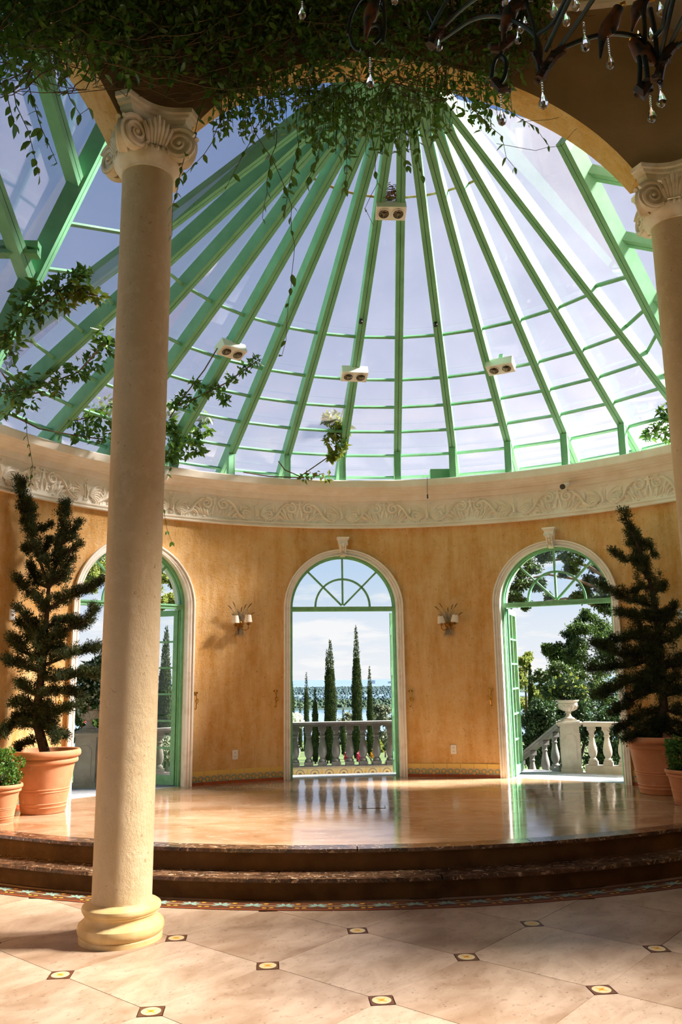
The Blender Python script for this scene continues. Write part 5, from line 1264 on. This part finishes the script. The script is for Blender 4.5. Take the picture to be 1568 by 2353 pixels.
# strands hanging clear of the mass, each a thing of its own
ST = [([(560, 250), (590, 310), (640, 390), (668, 470), (676, 560), (668, 660), (662, 740), (650, 820)], .5, 'long thin shoot hanging lowest in front of the left rafters', .16, False),
      ([(470, 220), (450, 300), (420, 380), (400, 470), (396, 545)], .28, 'leafy shoot hanging just right of the near capital', .09, True),
      ([(520, 240), (490, 330), (430, 400)], .3, 'short shoot curling towards the near column', .07, True),
      ([(600, 270), (560, 350), (520, 425)], .32, 'shoot hanging between the capital and the mass of vine', .07, True),
      ([(640, 300), (620, 390), (606, 500)], .35, 'slender shoot left of the long lowest one', .08, True),
      ([(690, 320), (676, 390), (660, 455), (650, 505)], .4, 'leafy shoot right of the long lowest one', .05, True),
      ([(740, 300), (730, 360), (705, 420)], .42, 'shoot hanging in front of the upper left rafters', .05, True),
      ([(790, 300), (800, 360), (790, 430)], .45, 'shoot hanging left of the top spotlight', .06, True),
      ([(850, 290), (860, 360), (868, 420), (842, 480), (862, 520)], .4, 'thin shoot hanging beside the top spotlight', .09, False),
      ([(900, 280), (915, 330), (935, 380)], .4, 'short shoot hanging above the top spotlight', .05, True),
      ([(950, 270), (960, 330), (968, 405)], .4, 'shoot hanging right of the top spotlight', .05, True),
      ([(1050, 210), (1100, 260), (1150, 310), (1165, 360), (1180, 385)], .3, 'shoot hanging in front of the right rafters', .06, True),
      ([(1120, 200), (1180, 260), (1230, 290), (1265, 335)], .25, 'shoot trailing along the arch on the right', .06, True),
      ([(30, 190), (40, 240), (60, 300), (80, 350), (85, 400)], .55, 'leafy shoot hanging in the left bay', .045, True),
      ([(60, 180), (75, 240), (95, 300), (128, 375)], .5, 'shoot with long leaves hanging farthest left', .05, True),
      ([(10, 190), (22, 240), (30, 280)], .6, 'short shoot at the left edge of the picture', .05, True),
      ([(150, 190), (160, 230), (185, 260), (205, 245)], .4, 'curled shoot left of the near capital', .05, True)]
for q, off, lab, ev, pair in ST: strand(vpts(q, off), lab, ev, pair=pair)
# bare tendrils
for q, off in (([(1385, 250), (1320, 300), (1290, 335), (1230, 345), (1140, 330)], .05), ([(1368, 232), (1300, 265), (1260, 275), (1190, 280)], .05)):
    p = vpts(q, off, .006); e = empty('vine_tendril', p[0]); tag(e, 'thin bare tendril curving over the right side of the arch' if q[0][0] > 1370 else 'shorter bare tendril on the wall beside the arch', 'vine'); b = B(); b.tube(p, .0022, 4); b.build('stem', STEM, e)
# the mass over the arch: stems and crowded leaves
edge = [(-60, 185), (60, 180), (150, 175), (230, 160), (300, 180), (380, 190), (450, 180), (520, 190), (600, 190), (680, 205), (740, 222), (800, 232), (860, 230), (930, 225), (980, 205), (1040, 180), (1100, 170), (1160, 150), (1210, 110), (1240, 50), (1260, 0)]
eu = np.array([p[0] for p in edge]); ev_ = np.array([p[1] for p in edge])
def mass(name, n, off0, off1, vtop, fade, label, x0, x1, L, mat=None):
    e = empty(name, vcyl((x0+x1)/2, 60, off1)); tag(e, label, 'vine', 'vine masses over the arch'); P = []; hang = []
    while len(P) < n:
        u = RNG.uniform(x0, x1); lim = np.interp(u, eu, ev_); t = RNG.uniform(); v = vtop+(lim+fade*.25-vtop)*t
        if RNG.uniform() > 1-.88*max(0, (t-.35)/.65)**.9: continue
        P.append(vcyl(u, v, RNG.uniform(off0, off1)))
        if len(P) % 34 == 0 and u > 480:      # a shoot hanging free below the mass
            v0 = lim-30; ln = RNG.uniform(15, 130)*(.5 if u < 480 else 1); off = RNG.uniform(off0, off1); du = RNG.normal()*12; q = [vcyl(u+du*s, v0+(ln+30)*s, off) for s in np.linspace(0, 1, 7)]; hang.append(q)
            for s in np.linspace(.2, 1, int(3+ln/14)): P.append(vcyl(u+du*s+RNG.normal()*4, v0+(ln+30)*s, off+RNG.normal()*.02))
    P = np.array([tuple(p) for p in P]); n = len(P); D = rdir(n, -.5); N = rdir(n, .2); N[:, 1] -= .6; ls = RNG.uniform(.6, 1.25, n)*L
    # rounder leaves: two half blades of two quads
    Dn = D/np.linalg.norm(D, axis=1, keepdims=True); S = np.cross(Dn, N); S /= np.linalg.norm(S, axis=1, keepdims=True); Nn = np.cross(S, Dn); l_ = ls[:, None]; w = l_*.46
    V = np.stack([P, P+Dn*l_*.28+S*w*.46+Nn*w*.14, P+Dn*l_*.62+S*w*.42+Nn*w*.10, P+Dn*l_-Nn*l_*.12, P+Dn*l_*.62-S*w*.42+Nn*w*.10, P+Dn*l_*.28-S*w*.46+Nn*w*.14, P+Dn*l_*.5-Nn*l_*.02], 1).reshape(-1, 3)
    i = np.arange(n)*7; Fq = np.concatenate([np.stack([i, i+1, i+2, i+6], 1), np.stack([i+6, i+2, i+3, i+4], 1), np.stack([i, i+6, i+4, i+5], 1)])
    o = npmesh('foliage', V, Fq, mat or G_VINE, e); tag(o, kind='stuff')
    b = B()
    for q in hang: b.tube(q, .0028, 4, cap=False)
    for k in range(int(n/26)):
        u = RNG.uniform(x0, x1); v = RNG.uniform(vtop, np.interp(u, eu, ev_)-20); off = RNG.uniform(off0, off1); m = RNG.integers(5, 9); q = []; du = RNG.normal()*26; dv = RNG.uniform(5, 38)
        for j in range(m): q.append(vcyl(u+du*j+RNG.normal()*8, min(v+dv*j*(1-.06*j), np.interp(u+du*j, eu, ev_)+35)+RNG.normal()*6, off))
        b.tube(q, [.0045*(1-.6*j/m) for j in range(m)], 4, cap=False)
    o = b.build('stems', STEM, e); tag(o, kind='stuff'); return e
mass('vine_mass', 3000, .10, .62, -60, 60, 'dense dark vine covering the upper left corner', -80, 300, .08)
mass('vine_mass', 4200, .06, .55, -60, 80, 'dense vine hanging over the left half of the arch', 280, 720, .075)
mass('vine_mass', 3000, .06, .55, -60, 80, 'dense vine hanging over the crown of the arch', 700, 1010, .075)
mass('vine_mass', 1700, .06, .45, -60, 60, 'thinner vine trailing behind the chandelier', 1000, 1255, .082)
# vines on the cornice and lower rafters
def px_vine(cl, dist_fn, n, L, label, mats=G_VINE, stems=(), w=.5):
    c3 = [(tuple(dist_fn(u, v)), r*9.6/F) for u, v, r in cl]; P = Vector(c3[0][0]); e = empty('climbing_vine', P); tag(e, label, 'vine', 'vines on the cornice')
    V, Fq = clump_leaves(c3, n, L, L*w, up=-.4, hollow=.2); o = npmesh('foliage', V, Fq, mats, e)
    b = B()
    for q in stems: p = [dist_fn(u, v) for u, v in q]; b.tube(polyline_pts(p, .12), .008, 5)
    if not stems: b.tube([dist_fn(u, v) for u, v, r in cl], .006, 5)
    b.build('stems', STEM, e)
cz = lambda u, v: on_cyl(u, v, AX, AY, RW-.34)
conef = lambda u, v: (on_dist(u, v, 6.55) if u < 245 and v < 800 else on_cone(u, v, -.28))
px_vine([(20, 880, 38), (0, 850, 40), (45, 905, 30), (15, 925, 30), (80, 890, 22), (110, 870, 22), (150, 860, 18), (180, 850, 22), (215, 830, 26), (235, 800, 22), (240, 770, 14), (60, 925, 22), (130, 895, 16), (20, 790, 24), (5, 810, 26)], conef, 34, .085, 'leafy vine creeping along the rafters left of the near column', stems=[[(0, 900), (90, 890), (180, 855), (240, 790)], [(0, 850), (40, 910), (100, 900)]])
px_vine([(60, 720, 24), (90, 700, 22), (40, 750, 24), (120, 680, 22), (20, 770, 20), (100, 665, 16), (170, 630, 14), (140, 650, 14), (60, 690, 18), (195, 625, 8)], conef, 30, .085, 'vine tangle on the upper left rafters', stems=[[(0, 780), (50, 730), (110, 690), (190, 630)]])
px_vine([(170, 672, 10), (200, 668, 10), (185, 665, 9), (222, 678, 8), (150, 700, 9)], conef, 22, .085, 'yellowing leaves on the left rafters', G_VINE2, stems=[[(140, 690), (180, 668), (225, 680)]])
px_vine([(230, 965, 26), (200, 975, 24), (180, 990, 20), (235, 1000, 22), (215, 950, 18), (245, 930, 20), (165, 960, 14)], cz, 34, .09, 'vine heaped on the cornice left of the near column', stems=[[(20, 950), (90, 985), (170, 1000), (240, 1010)], [(150, 970), (200, 960), (245, 940)]])
px_vine([(390, 1000, 24), (410, 985, 22), (385, 970, 20), (420, 1030, 22), (440, 1005, 22), (465, 990, 18), (400, 1045, 18), (455, 1030, 14), (385, 940, 14), (470, 960, 12)], cz, 40, .10, 'broad leaved vine on the cornice right of the near column', stems=[[(380, 1050), (410, 990), (440, 930), (470, 880)]])
px_vine([(440, 925, 14), (470, 900, 12), (495, 895, 12), (510, 905, 10), (530, 870, 12), (560, 850, 12), (585, 830, 10), (420, 915, 12), (450, 880, 8), (400, 930, 10), (520, 920, 8)], conef, 30, .075, 'vine shoot climbing the rafters right of the near column', stems=[[(390, 940), (450, 915), (520, 880), (590, 830)], [(390, 960), (420, 915), (470, 850), (500, 800)]])
px_vine([(765, 960, 18), (780, 970, 18), (770, 990, 18), (760, 1010, 16), (785, 1020, 16), (775, 1040, 12), (752, 965, 12), (795, 985, 10), (765, 1050, 8)], lambda u, v: on_cyl(u, v, AX, AY, RW-.36), 42, .095, 'bushy vine hanging on the post left of the middle rafter', G_VINE2, stems=[[(800, 880), (790, 940), (775, 990), (770, 1050)]])
px_vine([(715, 1092, 8), (735, 1090, 10), (750, 1095, 10), (700, 1096, 7)], cz, 12, .08, 'few leaves lying on the cornice left of the middle posts', G_VINE2, stems=[[(640, 1060), (655, 1080), (690, 1095), (755, 1050)], [(560, 1085), (620, 1095), (700, 1098)]])
px_vine([(1500, 990, 14), (1520, 970, 18), (1540, 960, 20), (1490, 1000, 14), (1530, 995, 20), (1560, 980, 22), (1525, 945, 8), (1545, 930, 8)], lambda u, v: on_cyl(u, v, AX, AY, RW-.10), 30, .085, 'bright green vine on the cornice by the right column', G_BOX)
for q, lab in (([(60, 960), (62, 1000), (70, 1040), (75, 1070), (70, 1110)], 'shoot drooping over the frieze at the far left'), ([(388, 1050), (392, 1075), (386, 1090)], 'short shoot drooping over the cornice by the near column'), ([(376, 1170), (380, 1195), (385, 1220), (395, 1245)], 'shoot drooping past the frieze right of the near column')):
    strand([on_cyl(u, v, AX, AY, RW-.31) for u, v in q], lab, .075, group='shoots drooping over the frieze', mats=(0, 1))

# ================================================================== chandelier
CH = on_dist(1640, 40, 2.72); IRON = simple('green_black_iron', '1F3A33', .4, '2B2A22', 20, metal=.3); IROND = simple('dark_leaf_iron', '1C2620', .6, '4A2E18', 25, metal=.2); BIRD = simple('painted_bird', '6E431C', .6, '1E261E', 16, lo=.42, hi=.58)
def crystal_mat():
    m = Mat('crystal'); m.set(col=(1, 1, 1), rough=.02, trans=1.0, ior=1.55, spec=.7); return m.m
CRY = crystal_mat()
CHN = empty('chandelier', (CH.x, CH.y, 3.6)); tag(CHN, 'wrought iron chandelier with painted birds and crystal drops at upper right', 'chandelier')
CD = 2.72
def cp(u, v, d=0.0): return on_dist(u, v, CD+d)
def arm(q, r=.0085, d0=0.0, d1=0.0, name='arm'):
    pts = [cp(u, v, d0+(d1-d0)*i/(len(q)-1)) for i, (u, v) in enumerate(q)]
    # smooth the polyline once
    for _ in range(2):
        s = [pts[0]]
        for a, b_ in zip(pts[:-1], pts[1:]): s += [a.lerp(b_, .25), a.lerp(b_, .75)]
        pts = s+[pts[-1]]
    b = B(); b.tube(pts, r, 8); return b.build(name, IRON, CHN, True)
for q, a, b_ in (([(985, 110), (1035, 78), (1085, 42), (1136, 34), (1183, 47), (1226, 72), (1245, 109), (1242, 150)], .25, .0), ([(1205, -10), (1222, 40), (1232, 80), (1236, 130), (1240, 170)], .1, 0), ([(1236, 80), (1273, 56), (1290, 20), (1312, -20)], .0, -.1), ([(1254, 118), (1285, 50), (1318, -20)], .0, -.15), ([(1284, 112), (1330, 50), (1375, -20)], 0, -.15), ([(1290, 112), (1345, 88), (1410, 74), (1470, 85), (1500, 112), (1510, 150)], 0, .1), ([(1480, 130), (1484, 60), (1478, 20), (1500, -20)], .05, .1), ([(1495, 20), (1506, 70), (1510, 120), (1512, 150)], .05, .05), ([(1518, 130), (1532, 70), (1552, -20)], .05, -.1), ([(1505, 85), (1525, 65), (1530, 20), (1545, -20)], .05, -.1), ([(1540, 105), (1570, 40), (1600, -10)], .05, -.1), ([(1550, 110), (1590, 85), (1640, 70)], .05, 0),
             ([(1150, 130), (1160, 95), (1162, 55), (1150, 20)], .1, .15), ([(1130, 180), (1135, 140), (1150, 125), (1165, 140), (1162, 175), (1148, 196), (1138, 190)], .1, .1), ([(1470, 195), (1472, 150), (1468, 130)], .0, .0), ([(1490, 190), (1486, 150), (1482, 130)], 0, 0), ([(800, 80), (805, 40), (825, 0), (845, -15)], .3, .3), ([(805, 80), (812, 110), (828, 115)], .3, .3), ([(860, 100), (878, 80), (872, 55), (850, 60)], .3, .3), ([(990, 70), (1010, 30), (1040, -20)], .2, .1), ([(1005, 75), (1060, 20), (1110, -15)], .2, .1), ([(985, 25), (1000, 60), (1010, 80)], .2, .2), ([(880, 0), (886, 50), (880, 100)], .3, .3)):
    arm(q, .0085, a, b_)
# iron leaves wrapped around the arm ends
def leafcup(q, r, d=0.0):
    r *= 1.25; b = B(); R_ = random.Random(int(q[0][0])); pts = [cp(u, v, d) for u, v in q]; m = len(pts)
    b.tube(pts, [r*(.8+.4*R_.random()) for _ in range(m)], 7)
    for p in polyline_pts(pts, .018):
        for _ in range(2):
            u = Vector(rdir(1)[0]); b.ball(p+u*r*.8, r*.62, 6, 4, (1.4, .5, .9), Matrix.Rotation(R_.uniform(0, 6), 3, 'Z') @ Matrix.Rotation(R_.uniform(0, 3), 3, 'X'))
    b.build('iron_leaf', IROND, CHN, True)
leafcup([(1240, 182), (1255, 155), (1275, 128), (1292, 116)], .015); leafcup([(1512, 185), (1520, 150), (1535, 120), (1550, 105)], .016, .05); leafcup([(1470, 200), (1480, 215), (1492, 195)], .017); leafcup([(1130, 110), (1150, 112), (1170, 95), (1180, 85)], .014, .1); leafcup([(1135, 185), (1150, 205), (1168, 200)], .014, .1); leafcup([(990, 105), (1000, 85), (1015, 70)], .016, .2)
leafcup([(1228, 120), (1240, 150), (1245, 180)], .011); leafcup([(1175, 20), (1195, 10), (1212, -5)], .015, .1)
def bird(q, r, d=0.0, head=None):
    """body with head, beak and a long tail, along the pixel path q: head, breast, rump, tail tip"""
    h, br, ru, tl = [cp(u, v, d) for u, v in q]; b = B(); b.tube([h+(h-br)*.05, h, h.lerp(br, .45), br, br.lerp(ru, .5), ru, ru.lerp(tl, .5), tl], [r*.35, r*.62, r*.75, r, r*.95, r*.6, r*.32, r*.14], 10); o = b.build('bird', BIRD, CHN, True)
    k = B(); t = (h-br).normalized(); k.tube([h+t*r*.3, h+t*r*.9+Vector((r*.35, 0, -r*.2)), h+t*r*.8+Vector((r*.5, 0, -r*.7))], [r*.3, r*.2, r*.04], 6); k.build('beak', BRASS, o)
    w = B(); w.ball(br.lerp(ru, .35)+Vector((r*.3, -r*.55, 0)), r*.8, 8, 6, (.7, .35, 1.6)); w.build('wing', BIRD, o, True)
    return o
bird([(1422, 18), (1405, 55), (1385, 85), (1380, 135)], .030); bird([(1190, -5), (1175, 25), (1160, 60), (1155, 100)], .030, .12); bird([(1485, 5), (1470, 15), (1460, 40), (1452, 75)], .028, .1); bird([(1455, 95), (1475, 125), (1500, 140), (1515, 150)], .030, .05); bird([(868, -10), (855, 25), (845, 60), (840, 95)], .030, .3)
def crystal(u, v, top, d=0.0, s=1.0, label=None):
    """faceted drop with its tip down at pixel (u, v) and a bead chain up to row top"""
    p = cp(u, v, d); z0 = p.z; b = B(); n = 6; L = .062*s
    rings = [[p+Vector((r*s*cos(2*pi*j/n+.3), r*s*sin(2*pi*j/n+.3), z)) for j in range(n)] for r, z in ((.0006, 0), (.012, .010*s), (.0165, .020*s), (.010, .042*s), (.002, L))]
    b.loft(rings, True, True); o = b.build('crystal_drop', CRY, CHN); zt = cp(u, top, d).z; c = B(); z = z0+L+.004; k = 0
    while z < zt-.002 and k < 26: c.ball((p.x, p.y, z), .0042*s, 6, 4); z += .0092*s; k += 1
    if k: c.build('bead_chain', CRY, o)
for u, v, t, d, s in ((1250, 252, 178, 0, 1.15), (1155, 290, 205, .1, 1.1), (1347, 120, 48, -.05, 1.15), (1404, 160, 82, 0, 1.0), (1500, 283, 218, 0, 1.0), (1522, 248, 178, .05, 1.1), (852, 203, 130, .3, 1.1), (1275, 42, 0, .1, 1.1), (1303, 62, 25, 0, 1.0), (1325, 27, -10, 0, 1.0), (1165, 18, -20, .1, 1.2), (1192, 103, 70, .1, .95), (1208, 70, 40, .1, 1.0), (1197, 78, 45, .15, .9), (1154, 72, 45, .15, .8), (1172, 70, 50, .15, .8), (1520, 40, 0, 0, 1.0), (1470, 105, 70, .05, 1.0), (1498, 95, 60, .05, .9), (880, 25, -10, .3, 1.1), (908, 12, -20, .3, 1.1), (695, 45, 0, .5, 1.1), (1010, 118, 90, .2, .9), (1478, 30, 5, .1, .9)):
    crystal(u, v, t, d, s)
b = B(); b.tube([(CH.x, CH.y, 3.5), (CH.x, CH.y, 4.6)], .03, 10); b.lathe([(.02, 3.42), (.07, 3.5), (.05, 3.6), (.03, 3.7), (.06, 3.85), (.03, 3.95)], 14, (CH.x, CH.y, 0)); b.tube([(CH.x, CH.y, 4.6), (CH.x, CH.y, 8.4)], .008, 6); b.build('central_stem', IRON, CHN, True)
